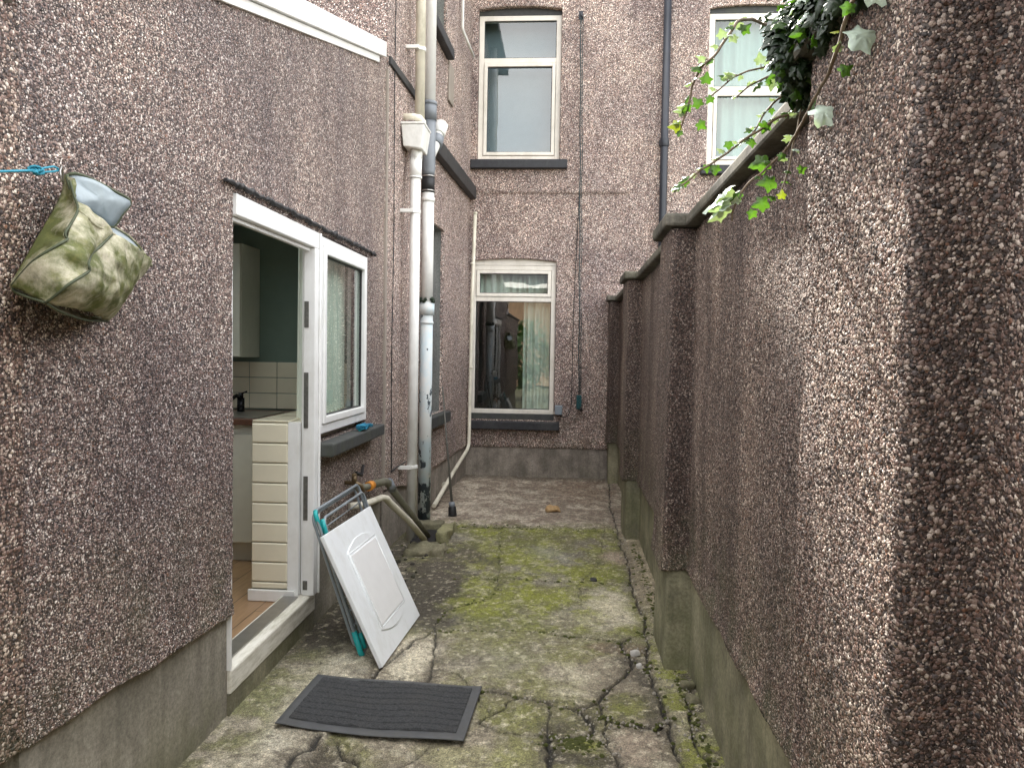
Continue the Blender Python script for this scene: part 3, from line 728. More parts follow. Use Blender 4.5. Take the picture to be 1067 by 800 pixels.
# ================================================================== HOUSE + WING
YB = 9.35
house = thing('terraced_house', (1.5, 11, 0), 'two-storey pebbledashed house closing the end of the passage', 'house')
UW = (-1.135, -.135, 3.86, 5.64); LW = (-1.185, -.145, .72, 2.645); RW = (1.60, 2.68, 3.79, 5.63)
def post_back(UU, VV, off):
    for h in (UW, LW, RW):
        c = (h[0] + h[1]) / 2; hw = (h[1] - h[0]) / 2
        t = np.clip(1 - ((UU - c) / hw) ** 2, 0, 1)
        k = np.clip(1 - np.abs(VV - h[3]) / .12, 0, 1)
        VV = VV + .035 * t * k * (np.abs(UU - c) <= hw + 1e-6)
    off += .022 * np.clip((VV - 3.462) / .012, 0, 1) * (1 - np.clip((UU - .70) / .012, 0, 1)) * (VV < 5.9)
    off += (fbm(UU * 2 + 8, VV * 2, 3) - .5) * .02
    e = .385 + (fbm(UU * 4, UU * 0 + 1, 3) - .5) * .015
    VV = np.where(VV < .45, e + (VV - .385) * (.45 - e) / .065, VV)
    return UU, VV, off
xu = np.concatenate([np.arange(-4.5, 6.3, .03), [.699, .712]]); zv = np.concatenate([np.arange(.385, 6.62, .03), [3.460, 3.474]])
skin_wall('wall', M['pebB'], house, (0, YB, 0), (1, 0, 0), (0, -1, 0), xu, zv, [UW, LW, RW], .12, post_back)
MB().box(-1.22, 6.2, YB + .018, YB + .25, -.05, .42).build('plinth', M['plinthB'], house)
# side and rear walls, floors, roof
MB().box(-4.5, -4.3, YB + .12, 16.5, 0, 6.6).box(6.1, 6.3, YB + .12, 16.5, 0, 6.6).box(-4.5, 6.3, 16.5, 16.7, 0, 6.6).build('side_wall', M['pebB'], house)
MB().box(-4.3, 6.1, YB + .2, 16.5, 2.95, 3.10).box(-4.3, 6.1, YB + .2, 16.5, 6.2, 6.3).box(-4.3, 6.1, YB + .2, 16.5, 0, .1).build('floor_slab', M['dark_room'], house)
MB().box(.5, .6, YB + .2, 16.5, .1, 6.2).box(-4.3, 6.1, 12.6, 12.7, .1, 6.2).build('inner_wall', M['dark_room'], house)
MB().add([(-4.8, YB - .12, 6.58), (6.6, YB - .12, 6.58), (6.6, 13.0, 8.5), (-4.8, 13.0, 8.5), (6.6, 16.9, 6.5), (-4.8, 16.9, 6.5), (-4.8, YB - .12, 6.52), (6.6, YB - .12, 6.52)],
         [(0, 1, 2, 3), (3, 2, 4, 5), (0, 6, 7, 1), (0, 3, 5), (1, 4, 2)]).build('roof', M['roof'], house)
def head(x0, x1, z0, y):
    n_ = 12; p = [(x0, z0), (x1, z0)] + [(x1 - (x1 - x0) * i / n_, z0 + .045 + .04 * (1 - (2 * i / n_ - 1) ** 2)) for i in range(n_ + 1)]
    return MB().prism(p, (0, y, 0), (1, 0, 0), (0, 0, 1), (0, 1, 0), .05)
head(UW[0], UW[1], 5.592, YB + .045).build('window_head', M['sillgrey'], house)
head(LW[0], LW[1], 2.602, YB + .045).build('window_head', M['upvc_old'], house)
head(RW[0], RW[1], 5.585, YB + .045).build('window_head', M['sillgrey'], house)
tag(window_unit(house, M['upvc_old'], M['glass_up'], 'Y', UW[0] + .004, UW[1] - .004, 3.862, 5.59, YB + .05, [5.06], .06, .07, casement=[0]), 'upper window frame reflecting grey sky')
tag(window_unit(house, M['upvc_old'], M['glass'], 'Y', LW[0] + .004, LW[1] - .004, .79, 2.60, YB + .05, [2.19], .055, .07, casement=[1]), 'ground floor window frame')
tag(window_unit(house, M['upvc_old'], M['glass_up'], 'Y', RW[0] + .004, RW[1] - .004, 3.80, 5.583, YB + .05, [4.70], .07, .07, casement=[0]), 'right-hand upper window frame behind the ivy')
box('window_sill', M['sillblack'], house, (-1.205, -.04, YB - .095, YB + .10, 3.745, 3.850), .008)
box('window_sill', M['sillblack'], house, (-1.175, -.075, YB - .095, YB + .10, .605, .705), .008)
MB().box(LW[0], LW[1], YB + .02, YB + .1, .70, .79).build('sill_upstand', M['sillgrey'], house)
box('window_sill', M['sillblack'], house, (1.53, 2.75, YB - .095, YB + .10, 3.68, 3.785), .008)
# curtains, and a sheet painting reflected sky behind the upper window
box('sky_tint_sheet', M['sky_tint'], house, (UW[0] - .1, UW[1] + .1, YB + .30, YB + .31, 3.7, 5.7))
curtain(house, M['curtain'], 'Y', LW[1] - .40, LW[1] + .02, .7, 2.7, YB + .22, 5, .03)
curtain(house, M['curtain'], 'Y', LW[0] + .02, LW[1] - .02, 2.22, 2.7, YB + .26, 12, .012, 'net_curtain')
curtain(house, M['mint'], 'Y', RW[0] - .05, RW[1] + .05, 3.7, 5.7, YB + .22, 8, .02)

# rear wing on the left, in line with the lean-to, slightly angled
wing = thing('rear_wing', (-2.6, 7.5, 0), 'tall two-storey pebbledashed wing on the left carrying the white downpipes', 'house wing')
kx = .15 / 3.55
def wx(y): return -1.36 + (y - 5.72) * kx
dW = Vector((kx, 1, 0)).normalized(); nW = Vector((dW.y, -dW.x, 0))
lenW = (YB - 5.68) / dW.y
uy = lambda y: (y - 5.68) / dW.y
H1 = (uy(6.86), uy(7.81), .93, 2.77); H2 = (uy(6.86), uy(7.81), 4.60, 5.9)
def post_wing(UU, VV, off):
    e = .40 + (fbm(UU * 4 + 60, UU * 0 + 1, 3) - .5) * .03 + .1 * np.clip(1 - UU / .75, 0, 1)
    VV = np.where(VV < .52, e + (VV - .40) * (.52 - e) / .12, VV)
    off += .010 * np.exp(-((VV - .42) / .05) ** 2) + (fbm(UU * 2 + 30, VV * 2, 3) - .5) * .02
    return UU, VV, off
skin_wall('wall', M['pebB'], wing, (wx(5.68), 5.68, 0), tuple(dW), tuple(nW), np.arange(0, lenW, .015), np.arange(.40, 6.3, .02), [H1, H2], .03, post_wing)
def wbox(mb, y0, y1, o0, o1, z0, z1):
    a = Vector((wx(y0), y0, 0)); b_ = Vector((wx(y1), y1, 0))
    P = [a + nW * o0, a + nW * o1, b_ + nW * o1, b_ + nW * o0]
    return mb.hexa([p + Vector((0, 0, z0)) for p in P] + [p + Vector((0, 0, z1)) for p in P])
wbox(MB(), 5.68, 9.36, -.2, -.012, -.05, .46).build('plinth', M['plinthB'], wing)
MB().box(-4.4, wx(5.68) - .01, 5.68, 5.86, 2.6, 6.25).build('end_wall', M['pebB'], wing)
# window reveals of grey render
for z0, z1 in ((.93, 2.77), (4.60, 5.9)):
    rv = MB()
    wbox(rv, 7.812, 7.85, -.16, -.004, z0, z1); wbox(rv, 6.82, 6.858, -.16, -.004, z0, z1); wbox(rv, 6.82, 7.85, -.16, -.004, z1 + .002, z1 + .05); wbox(rv, 6.82, 7.85, -.16, -.02, z0 - .05, z0 - .002)
    rv.build('window_reveal', M['reveal'], wing)
    fr = MB()
    wbox(fr, 6.86, 6.92, -.19, -.13, z0, z1); wbox(fr, 7.75, 7.81, -.19, -.13, z0, z1); wbox(fr, 6.92, 7.75, -.19, -.13, z0, z0 + .06); wbox(fr, 6.92, 7.75, -.19, -.13, z1 - .06, z1); wbox(fr, 6.92, 7.75, -.19, -.131, z0 + 1.2, z0 + 1.26)
    f_ = fr.build('window_frame', M['upvc'], wing, .004)
    wbox(MB(), 6.915, 7.755, -.165, -.160, z0 + .05, z1 - .05).build('pane', M['glass'], f_)
    wbox(MB(), 6.85, 7.83, -.34, -.33, z0 - .1, z1 + .1).build('blind', M['curtain_dim'], wing)
wbox(MB(), 6.78, 7.93, -.14, .075, .815, .925).build('window_sill', M['sillgrey'], wing, .01)
wbox(MB(), 6.78, 7.86, -.14, .075, 4.49, 4.595).build('window_sill', M['sillblack'], wing, .01)
wbox(MB(), 6.95, 9.33, .0, .075, 3.385, 3.535).build('black_ledge', M['black_timber'], wing, .008)
wbox(MB(), 5.70, 6.95, .0, .022, 3.66, 3.72).build('flashing', M['black_timber'], wing, .004)
wbox(MB(), 7.88, 8.12, .0, .022, 4.10, 4.50).build('render_patch', M['trim'], wing, .01)
MB().add([(-4.5, 5.5, 6.28), (-1.1, 5.5, 6.28), (-1.1, 9.4, 6.28), (-4.5, 9.4, 6.28), (-4.5, 5.5, 6.4), (-1.1, 5.5, 6.4), (-1.1, 9.4, 6.4), (-4.5, 9.4, 6.4)],
         [(0, 3, 2, 1), (4, 5, 6, 7), (0, 1, 5, 4), (1, 2, 6, 5), (2, 3, 7, 6), (3, 0, 4, 7)]).build('roof', M['roof'], wing)
MB().box(-4.5, -4.4, 5.7, 9.35, 0, 6.2).build('side_wall', M['pebB'], wing)
# vertical crack where lean-to and wing meet
ck = MB(); pp = []; z = .60
while z < 5.6:
    pp.append((wx(5.85) + .009, 5.85 + .012 * math.sin(z * 3.1) + .008 * random.random(), z)); z += .05
ck.tube(pp, [.0025 + .003 * random.random() for _ in pp], 5)
pp = [(wx(5.85 + .09 * i) + .012, 5.85 + .09 * i, .60 + .003 * i + .01 * random.random()) for i in range(6)]
ck.tube(pp, .006, 5).build('crack', M['black_rubber'], wing)

# ================================================================== PIPES
dp = thing('white_downpipe', (-1.24, 6.16, 0), 'white rainwater downpipe with a square hopper box, left of the soil pipe', 'downpipe')
MB().tube([(-1.24, 6.16, -.02), (-1.24, 6.16, 3.18)], .041, 24).build('lower_pipe', M['white_pipe'], dp)
MB().tube([(-1.24, 6.16, 2.93), (-1.24, 6.16, 3.08)], .048, 24).tube([(-1.24, 6.16, 3.07), (-1.24, 6.16, 3.20)], .052, 4).tube([(-1.24, 6.16, 2.925), (-1.24, 6.16, 2.94)], .051, 24).build('socket', M['white_pipe'], dp)
MB().tube([(-1.24, 6.30, 3.36), (-1.24, 6.30, 6.3)], .040, 24).build('upper_pipe', M['yellow_pipe'], dp)
MB().tube([(-1.36, 6.14, 3.41), (-1.26, 6.14, 3.41), (-1.215, 6.16, 3.405), (-1.19, 6.18, 3.38), (-1.185, 6.18, 3.32)], .026, 14).build('overflow_elbow', M['yellow_pipe'], dp)
hp = MB().hexa([(-1.325, 6.065, 3.16), (-1.175, 6.065, 3.14), (-1.175, 6.30, 3.14), (-1.325, 6.30, 3.16), (-1.34, 6.05, 3.325), (-1.155, 6.05, 3.325), (-1.155, 6.33, 3.325), (-1.34, 6.33, 3.325)])
hb = hp.build('hopper', M['white_pipe'], dp, .008)
MB().box(-1.345, -1.150, 6.045, 6.335, 3.327, 3.345).build('hopper_rim', M['white_pipe'], hb, .005)
for z in (.60, 2.66): MB().tube([(-1.24, 6.16, z - .015), (-1.24, 6.16, z + .015)], .046, 24).box(-1.35, -1.24, 6.085, 6.115, z - .015, z + .015).build('bracket', M['white_pipe'], dp, .003)
MB().tube([(-1.24, 6.30, 3.98), (-1.24, 6.30, 4.01)], .046, 24).box(-1.35, -1.24, 6.22, 6.25, 3.98, 4.01).build('bracket', M['white_pipe'], dp, .003)

sp_ = thing('soil_pipe', (-1.235, 6.69, 0), 'thick soil pipe with grey branch joint above and peeling blue-black paint below', 'soil pipe')
c = (-1.235, 6.69)
V3 = lambda z: (c[0], c[1], z)
MB().tube([V3(-.02), V3(1.97)], .056, 28).build('iron_pipe', M['peel'], sp_)
MB().tube([V3(1.86), V3(1.96)], .068, 28).tube([V3(1.78), V3(1.80)], .062, 28).build('iron_collar', M['peel'], sp_)
ms_ = MB()
for i in range(26):
    a = random.random() * 6.28; q = Vector((c[0] + .062 * math.cos(a), c[1] + .062 * math.sin(a), 1.965 + random.random() * .03)); ms_.tube([q, q + Vector((.01 * math.cos(a), .01 * math.sin(a), .02))], [.016, .006], 6)
ms_.build('moss_tuft', M['leaf_dark'], sp_)
MB().tube([V3(1.96), V3(2.92)], .053, 28).tube([V3(2.84), V3(2.88)], .058, 28).build('white_pipe_section', M['white_pipe'], sp_)
MB().tube([V3(2.92), V3(3.07)], .057, 28).build('rubber_coupling', M['black_rubber'], sp_)
for z in (2.935, 3.06): MB().tube([V3(z - .006), V3(z + .006)], .0595, 28).build('hose_clip', M['steel'], sp_)
MB().tube([V3(3.07), V3(3.10), V3(3.12), V3(3.66)], [.055, .055, .060, .060], 28).tube([V3(3.54), V3(3.70)], .066, 28).tube([V3(3.67), V3(3.70)], .069, 28).build('grey_branch', M['grey_pipe'], sp_)
MB().tube([V3(3.22), (c[0] + .03, 6.80, 3.36), (c[0] + .05, 6.90, 3.50)], .05, 20).build('branch_arm', M['white_pipe'], sp_)
MB().tube([(c[0] + .046, 6.88, 3.47), (c[0] + .062, 6.96, 3.58)], .062, 20).build('branch_socket', M['white_pipe'], sp_)
MB().tube([(c[0] + .04, 6.80, 3.36), (c[0] + .047, 6.86, 3.44)], .058, 20).build('branch_collar', M['grey_pipe'], sp_)
MB().tube([V3(3.70), V3(6.5)], .054, 28).build('upper_pipe', M['upvc'], sp_)

tpw = thing('thin_waste_pipe', (-1.16, 9.22, 0), 'thin cream pipe down the inside corner, then sloping along the wing to the drain', 'pipe')
MB().tube([(-1.13, 9.24, 3.2), (-1.155, 9.24, 2.2), (-1.165, 9.24, .44), (-1.168, 9.22, .40), (-1.175, 9.16, .36), (-1.21, 8.3, .23), (-1.235, 7.2, .07)], .021, 14).build('pipe_run', M['yellow_pipe'], tpw)
for z in (1.35, 2.6): MB().tube([(-1.155, 9.24, z - .012), (-1.155, 9.24, z + .012)], .026, 14).box(-1.165, -1.145, 9.24, 9.34, z - .008, z + .008).build('pipe_clip', M['yellow_pipe'], tpw)
MB().tube([(-1.237, 7.82, .158), (-1.238, 7.85, .163)], .027, 14).build('pipe_clip', M['yellow_pipe'], tpw)
MB().tube([(-1.13, 9.24, 3.19), (-1.13, 9.24, 3.215)], .025, 14).build('pipe_end', M['yellow_pipe'], tpw)

ov = thing('overflow_pipe', (-1.2, 8.45, 5), 'short white overflow pipe high on the wing, bent at its end', 'pipe')
MB().tube([(wx(8.45) + .04, 8.45, 6.1), (wx(8.45) + .04, 8.45, 5.06), (wx(8.48) + .045, 8.48, 5.03), (wx(8.75) + .11, 8.78, 4.88)], .016, 12).build('pipe_run', M['white_pipe'], ov)

bd = thing('black_downpipe', (1.1, 9.28, 0), 'blue-black cast iron downpipe on the back wall between the upper windows', 'downpipe')
MB().tube([(1.10, 9.285, 0), (1.10, 9.285, 6.45)], .045, 20).build('pipe_run', M['black_pipe'], bd)
for z in (2.2, 4.05, 5.9): MB().tube([(1.10, 9.285, z - .05), (1.10, 9.285, z + .05)], .053, 20).box(1.04, 1.16, 9.30, 9.345, z - .03, z + .03).build('collar', M['black_pipe'], bd, .003)

# washing-line rope and pulley cleat on the back wall
wl = thing('hanging_rope', (.12, 9.3, 0), 'dark weathered rope hanging down the back wall, knotted in a green bundle at the bottom', 'rope')
pts = [(.085 + .07 * (5.53 - z) / 4.5 + .004 * math.sin(z * 7), 9.295, z) for z in np.arange(5.53, 1.05, -.08)]
MB().tube(pts, .006, 8).tube([(p[0] + .022 + .004 * math.sin(p[2] * 5), p[1], p[2]) for p in pts], .004, 8).build('line', M['rope_dark'], wl)
bn = MB()
for i in range(7):
    a = i * .9; bn.tube([(.158 + .026 * math.sin(a + t * .8), 9.285 + .015 * math.cos(a * 2 + t), 1.04 - .028 * t) for t in range(7)], .008, 8)
bn.build('bundle', plain('teal_rope', (.02, .10, .11), .7, .4, 60), wl)
MB().tube([(.18, 9.28, .90), (.185, 9.28, .85)], .016, 10).build('toggle', M['black_rubber'], wl)
MB().tube([(.085, 9.34, 5.56), (.085, 9.27, 5.56), (.085, 9.26, 5.53), (.11, 9.29, 5.51)], .010, 8).box(.06, .11, 9.32, 9.345, 5.5, 5.6).build('hook', M['black_pipe'], wl)

cb = thing('wall_cable', (.08, 9.33, 0), 'thin black cable running down the wall beside the lower window to a grey box', 'cable')
pts = [(.10 - .015 * (3.4 - z) + .008 * math.sin(z * 2.3), 9.322, z) for z in np.arange(3.45, .90, -.1)] + [(.055, 9.322, .85), (.03, 9.322, .79), (-.02, 9.322, .765), (-.06, 9.322, .79), (-.085, 9.322, .80)]
MB().tube(pts, .005, 6).build('lead', M['cable'], cb)
jb = thing('junction_box', (-.09, 9.32, .85), 'small blue-grey box fixed beside the lower window sill', 'box')
MB().box(-.128, -.045, 9.27, 9.33, .80, .905).build('lid', M['greybox'], jb, .006); MB().box(-.133, -.04, 9.325, 9.345, .795, .91).build('backplate', M['greybox'], jb, .003)

# ================================================================== TAP, WASTE PIPES, GULLY
gt = thing('garden_tap', (-1.33, 4.66, .72), 'tarnished outdoor tap on the wall behind the folded airer', 'tap')
MB().tube([(-1.36, 4.66, .72), (-1.29, 4.66, .72), (-1.26, 4.68, .70), (-1.25, 4.69, .66)], .013, 10).tube([(-1.30, 4.66, .72), (-1.30, 4.66, .765)], .016, 10).build('body', M['brass'], gt)
MB().tube([(-1.30, 4.62, .775), (-1.30, 4.70, .765)], .007, 8).tube([(-1.30, 4.66, .76), (-1.30, 4.66, .78)], .010, 8).build('handle', M['brass'], gt)
MB().tube([(-1.33, 4.80, .76), (-1.31, 4.86, .735), (-1.33, 4.98, .78)], .011, 8).build('lever', M['black_rubber'], gt)
lp = thing('lagged_waste_pipe', (-1.28, 5.2, .3), 'grimy grey waste pipe with an orange joint, upper of the two falling into the gully', 'pipe', 'waste pipes falling into the gully')
MB().tube([(-1.34, 4.80, .66), (-1.285, 4.92, .65), (-1.275, 5.05, .645), (-1.27, 5.34, .615), (-1.262, 5.43, .585), (-1.25, 5.49, .53), (-1.17, 5.80, .29), (-1.09, 6.10, .05)], [.022, .022, .027, .027, .030, .028, .022, .022], 14).build('pipe_run', plain('grimy_pipe', (.16, .155, .115), .6, .3, 30, (.06, .06, .03), .6), lp)
MB().tube([(-1.285, 4.93, .65), (-1.277, 5.0, .648)], .031, 14).build('orange_joint', M['orange'], lp)
MB().tube([(-1.262, 5.42, .60), (-1.25, 5.49, .535)], .033, 14).build('elbow', M['grey_pipe'], lp)
cp_ = thing('cream_waste_pipe', (-1.28, 5.1, .3), 'cream plastic waste pipe, lower of the two falling into the gully', 'pipe', 'waste pipes falling into the gully')
MB().tube([(-1.35, 4.72, .56), (-1.28, 4.80, .557), (-1.265, 5.24, .52), (-1.255, 5.33, .495), (-1.245, 5.39, .455), (-1.16, 5.70, .25), (-1.10, 5.98, .05)], [.022, .022, .022, .026, .026, .024, .024], 14).build('pipe_run', M['yellow_pipe'], cp_)
def rough_box(mb, x0, x1, y0, y1, z0, z1, n=8, amp=.012, seed=0, rd=.16):
    bm = bmesh.new(); bmesh.ops.create_cube(bm, size=1)
    bmesh.ops.subdivide_edges(bm, edges=bm.edges[:], cuts=n, use_grid_fill=True)
    for v in bm.verts:
        q = Vector(v.co); rr = q.normalized() * .62; q = q.lerp(rr * .85, rd)
        p = Vector((x0 + (q.x + .5) * (x1 - x0), y0 + (q.y + .5) * (y1 - y0), z0 + (q.z + .5) * (z1 - z0)))
        p += mnoise.noise_vector(p * 14 + Vector((seed, 0, 0))) * amp; v.co = p
    vs = [tuple(v.co) for v in bm.verts]; bm.verts.index_update(); fs = [tuple(v.index for v in f.verts) for f in bm.faces]; bm.free()
    return mb.add(vs, fs, True)
gl_ = thing('drain_gully', (-1.08, 6.1, 0), 'mossy stone surround of the open drain at the foot of the pipes', 'drain')
rough_box(MB(), -1.20, -.90, 5.66, 5.98, -.04, .045, seed=3, amp=.035, rd=.3).build('mossy_slab', M['moss_stone'], gl_)
rough_box(MB(), -1.03, -.93, 6.10, 6.55, -.04, .075, seed=9, amp=.03, rd=.25).build('kerb', concrete_mat('pale_mossy_kerb', (.33, .31, .17), .75, (-.3, .1), .7), gl_)
rough_box(MB(), -1.26, -1.03, 6.45, 6.62, -.04, .07, seed=12).build('kerb', M['moss_stone'], gl_)
MB().box(-1.22, -1.03, 6.0, 6.45, -.05, .018).build('drain_mouth', M['black_rubber'], gl_)
rb = MB()
for i in range(26):
    x, y = random.uniform(-1.33, -1.02), random.uniform(5.0, 5.9); s_ = random.uniform(.015, .045); rough_box(rb, x, x + s_, y, y + s_ * 1.4, -.01, s_ * .6, 3, .012, i, .6)
tag(rb.build('rubble', M['dirt']), 'dark damp rubble and dirt heaped at the wall foot before the drain', 'rubble', kind='stuff')

# pole leaning against the wing
pl = thing('long_pole', (-1.03, 7.0, 0), 'thin twin-rod pole with black rubber foot leaning on the wing wall', 'pole')
MB().tube([(-1.035, 7.0, .10), (-1.20, 7.40, 1.20)], .007, 8).tube([(-1.025, 7.02, .10), (-1.203, 7.41, 1.18)], .005, 8).build('rod', plain('rod_grey', (.10, .095, .08), .5, .2), pl)
MB().tube([(-1.03, 6.995, .10), (-1.036, 7.01, .15)], .028, 16).build('socket', M['grey_pipe'], pl)
MB().tube([(-1.022, 6.985, .025), (-1.03, 6.997, .11)], [.040, .036], 18).build('rubber_foot', M['black_rubber'], pl, .004)

# ================================================================== BOUNDARY WALL (right)
bw = thing('boundary_wall', (.72, 4, 0), 'tall pebbledashed boundary wall with square piers, running along the right', 'wall')
PF, WF = .492, .612
piers = [(9.05, 9.33), (6.40, 6.88), (3.77, 4.25), (1.15, 1.66), (-1.6, -1.1)]
def plan_path(pf, wf, rr=.02):
    pts = [(wf, 9.33)]
    for y0, y1 in piers: pts += [(wf, y1), (pf, y1), (pf, y0), (wf, y0)]
    pts += [(wf, -3.0)]
    if pts[0] == pts[1]: pts = pts[1:]
    out = [pts[0]]
    for i in range(1, len(pts) - 1):
        p0, p1, p2 = map(lambda q: np.array(q, float), (pts[i - 1], pts[i], pts[i + 1]))
        a = (p0 - p1) / max(np.linalg.norm(p0 - p1), 1e-6); b_ = (p2 - p1) / max(np.linalg.norm(p2 - p1), 1e-6)
        for t in (0, .25, .5, .75, 1.0):
            q = (1 - t) ** 2 * (p1 + a * rr) + 2 * t * (1 - t) * p1 + t * t * (p1 + b_ * rr); out.append(tuple(q))
    out.append(pts[-1]); return out
def resample(path):
    res = [np.array(path[0])]
    for a, b_ in zip(path[:-1], path[1:]):
        a, b_ = np.array(a), np.array(b_); ym = (a[1] + b_[1]) / 2; l = np.linalg.norm(b_ - a)
        if l < 1e-5: continue
        # split long runs so each bit gets its own resolution
        y = a.copy(); d = (b_ - a) / l; s_ = 0
        while s_ < l - 1e-6:
            yy = (a + d * s_)[1]
            st = .004 if .75 < yy < 1.75 else (.0075 if 1.7 < yy < 4.4 else (.02 if yy > 4 else .05))
            s_ = min(l, s_ + st); res.append(a + d * s_)
    res = np.array(res); k_ = [0]
    for i in range(1, len(res)):
        if np.linalg.norm(res[i] - res[k_[-1]]) > .0022: k_.append(i)
    return res[k_]
path = resample(plan_path(PF, WF, .022))
zs = np.arange(.49, 2.162, .0055)
nrm = np.zeros_like(path); tg = np.gradient(path, axis=0); tg /= np.linalg.norm(tg, axis=1)[:, None] + 1e-9; nrm[:, 0] = tg[:, 1]; nrm[:, 1] = -tg[:, 0]
nrm = nrm / (np.linalg.norm(nrm, axis=1)[:, None] + 1e-9)
s_arc = np.concatenate([[0], np.cumsum(np.linalg.norm(np.diff(path, axis=0), axis=1))])
SS, ZZ = np.meshgrid(s_arc, zs, indexing='ij')
e = .49 + (fbm(SS * 4, SS * 0 + 2, 4) - .5) * .05
ZZ = np.where(ZZ < .62, e + (ZZ - .49) * (.62 - e) / .13, ZZ)
off = .012 * np.exp(-((ZZ - .50) / .05) ** 2) + (fbm(SS * 2.5, ZZ * 2.5, 3) - .5) * .022
P = np.stack([path[:, 0][:, None] + nrm[:, 0][:, None] * off, path[:, 1][:, None] + nrm[:, 1][:, None] * off, ZZ], -1)
nu, nv = SS.shape; idx = np.arange(nu * nv).reshape(nu, nv)
q = np.stack([idx[:-1, :-1], idx[1:, :-1], idx[1:, 1:], idx[:-1, 1:]], -1).reshape(-1, 4)
low = P[:, 0].copy(); low[:, 0] += .06; low[:, 2] += .01                      # underside lip
Vv = np.concatenate([P.reshape(-1, 3), low]); li = nu * nv + np.arange(nu)
q2 = np.stack([idx[:-1, 0], li[:-1], li[1:], idx[1:, 0]], -1)
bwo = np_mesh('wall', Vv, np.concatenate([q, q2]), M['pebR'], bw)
# vertex darkening: dark columns down the near face of every pier and beside it, ragged edges
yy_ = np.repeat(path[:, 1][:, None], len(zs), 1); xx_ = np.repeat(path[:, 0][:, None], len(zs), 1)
dkn = np.zeros_like(yy_); edge_n = (fbm(yy_ * 14 + xx_ * 14, ZZ * 2.5, 4) - .5)
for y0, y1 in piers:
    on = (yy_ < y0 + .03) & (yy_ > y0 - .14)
    d_ = np.where(xx_ < WF - .004, 0, (y0 - yy_)) ; dkn = np.maximum(dkn, on * np.clip(1 - (d_ + edge_n * .12) / .07, 0, 1) * .8)
dkn = np.maximum(dkn, np.clip((fbm(yy_ * 3.5 + 20, ZZ * .7, 4) - .50) / .10, 0, 1) * .45 * (yy_ > 1.7))
dkn *= np.clip(.75 + edge_n * 1.5, 0, 1)
dkn = np.concatenate([dkn.reshape(-1), dkn[:, 0]])
sa_ = bwo.data.color_attributes.new('darkening', 'FLOAT_COLOR', 'POINT'); sa_.data.foreach_set('color', np.repeat(dkn[:, None], 4, 1).astype(np.float32).ravel())
bmx = bmesh.new(); bmx.from_mesh(bwo.data); nn = bmx.faces
bmx.faces.ensure_lookup_table()
f0 = bmx.faces[len(bmx.faces) // 2]
s_sum = sum(f.normal.x for f in list(bmx.faces)[::997])
if s_sum > 0: bmesh.ops.reverse_faces(bmx, faces=bmx.faces[:])
bmx.to_mesh(bwo.data); bmx.free()
MB().box(WF + .035, .84, -3.0, 9.33, -.05, 2.16).build('wall_back', M['plinthR'], bw)
# plinth with its own piers
ppth = resample(plan_path(PF + .02, WF + .018, .012))[::3]
pz = np.linspace(-.06, .56, 14); Pn = np.zeros((len(ppth), len(pz), 3)); Pn[..., 0] = ppth[:, 0][:, None]; Pn[..., 1] = ppth[:, 1][:, None]; Pn[..., 2] = pz[None]
Pn[..., 0] += (fbm(ppth[:, 1][:, None] * 4 + 0 * pz[None], pz[None] * 4 + 0 * ppth[:, 1][:, None], 3) - .5) * .012
nu, nv = Pn.shape[:2]; idx = np.arange(nu * nv).reshape(nu, nv); q = np.stack([idx[:-1, :-1], idx[1:, :-1], idx[1:, 1:], idx[:-1, 1:]], -1).reshape(-1, 4)
np_mesh('plinth', Pn.reshape(-1, 3), q[:, ::-1], M['plinthR'], bw)
cpb = MB(); cpb.box(.553, .90, -3.0, 9.30, 2.165, 2.218)
cpb.build('coping', M['coping'], bw, .012)
for y0, y1 in piers: MB().box(.455, .93, y0 - .035, y1 + (.03 if y1 < 9 else -.01), 2.163, 2.226).build('pier_cap', M['coping'], bw, .014)

# ================================================================== LOOSE THINGS
# folded clothes airer
ar = thing('clothes_airer', (-1.1, 4.1, 0), 'folded grey clothes airer with teal corners leaning behind the white panel', 'clothes airer')
def ap(y, t, o=0.):    # y along, t height along the lean, o outwards
    base = Vector((-.995, 0, .012)); top = Vector((-1.245, 0, .742)); d = (top - base).normalized(); n_ = Vector((d.z, 0, -d.x))
    p = base + d * t + n_ * o; return (p.x, y, p.z)
LA = .765
def rframe(y0, y1, t0, t1, o, r_, c_=.04):
    pts = []
    for (cy, ct, a0) in ((y0 + c_, t1 - c_, 180), (y1 - c_, t1 - c_, 90), (y1 - c_, t0 + c_, 0), (y0 + c_, t0 + c_, -90)):
        for k in range(5):
            a = R(a0 - 90 * k / 4); pts.append(ap(cy + c_ * math.cos(a), ct + c_ * math.sin(a), o))
    pts.append(pts[0]); return MB().tube(pts, r_, 10, caps=False)
rframe(3.73, 4.53, .0, LA, .0, .0085).build('outer_frame', M['airer'], ar)
rframe(3.755, 4.51, .03, LA - .05, .022, .0075).build('inner_frame', M['airer'], ar)
rframe(3.74, 4.52, .05, LA - .02, -.024, .0075).build('inner_frame', M['airer'], ar)
for k, t in enumerate(np.linspace(.08, LA - .10, 9)):
    MB().tube([ap(3.735, t, 0), ap(4.525, t, 0)], .0035, 8).build('rail', M['airer'], ar)
for k in range(3): MB().tube([ap(3.80 + .03 * k, .03, .012 * k - .01), ap(3.745 + .012 * k, LA - .12, .012 * k - .01)], .006, 8).build('wing_rod', M['airer'], ar)
MB().tube([ap(3.74, LA - .12, .0), ap(3.73, LA - .02, .0), ap(3.745, LA, .0)], .0115, 12).tube([ap(3.738, LA - .13, .02), ap(3.745, LA - .05, .02)], .0105, 12).build('teal_corner', M['teal'], ar)
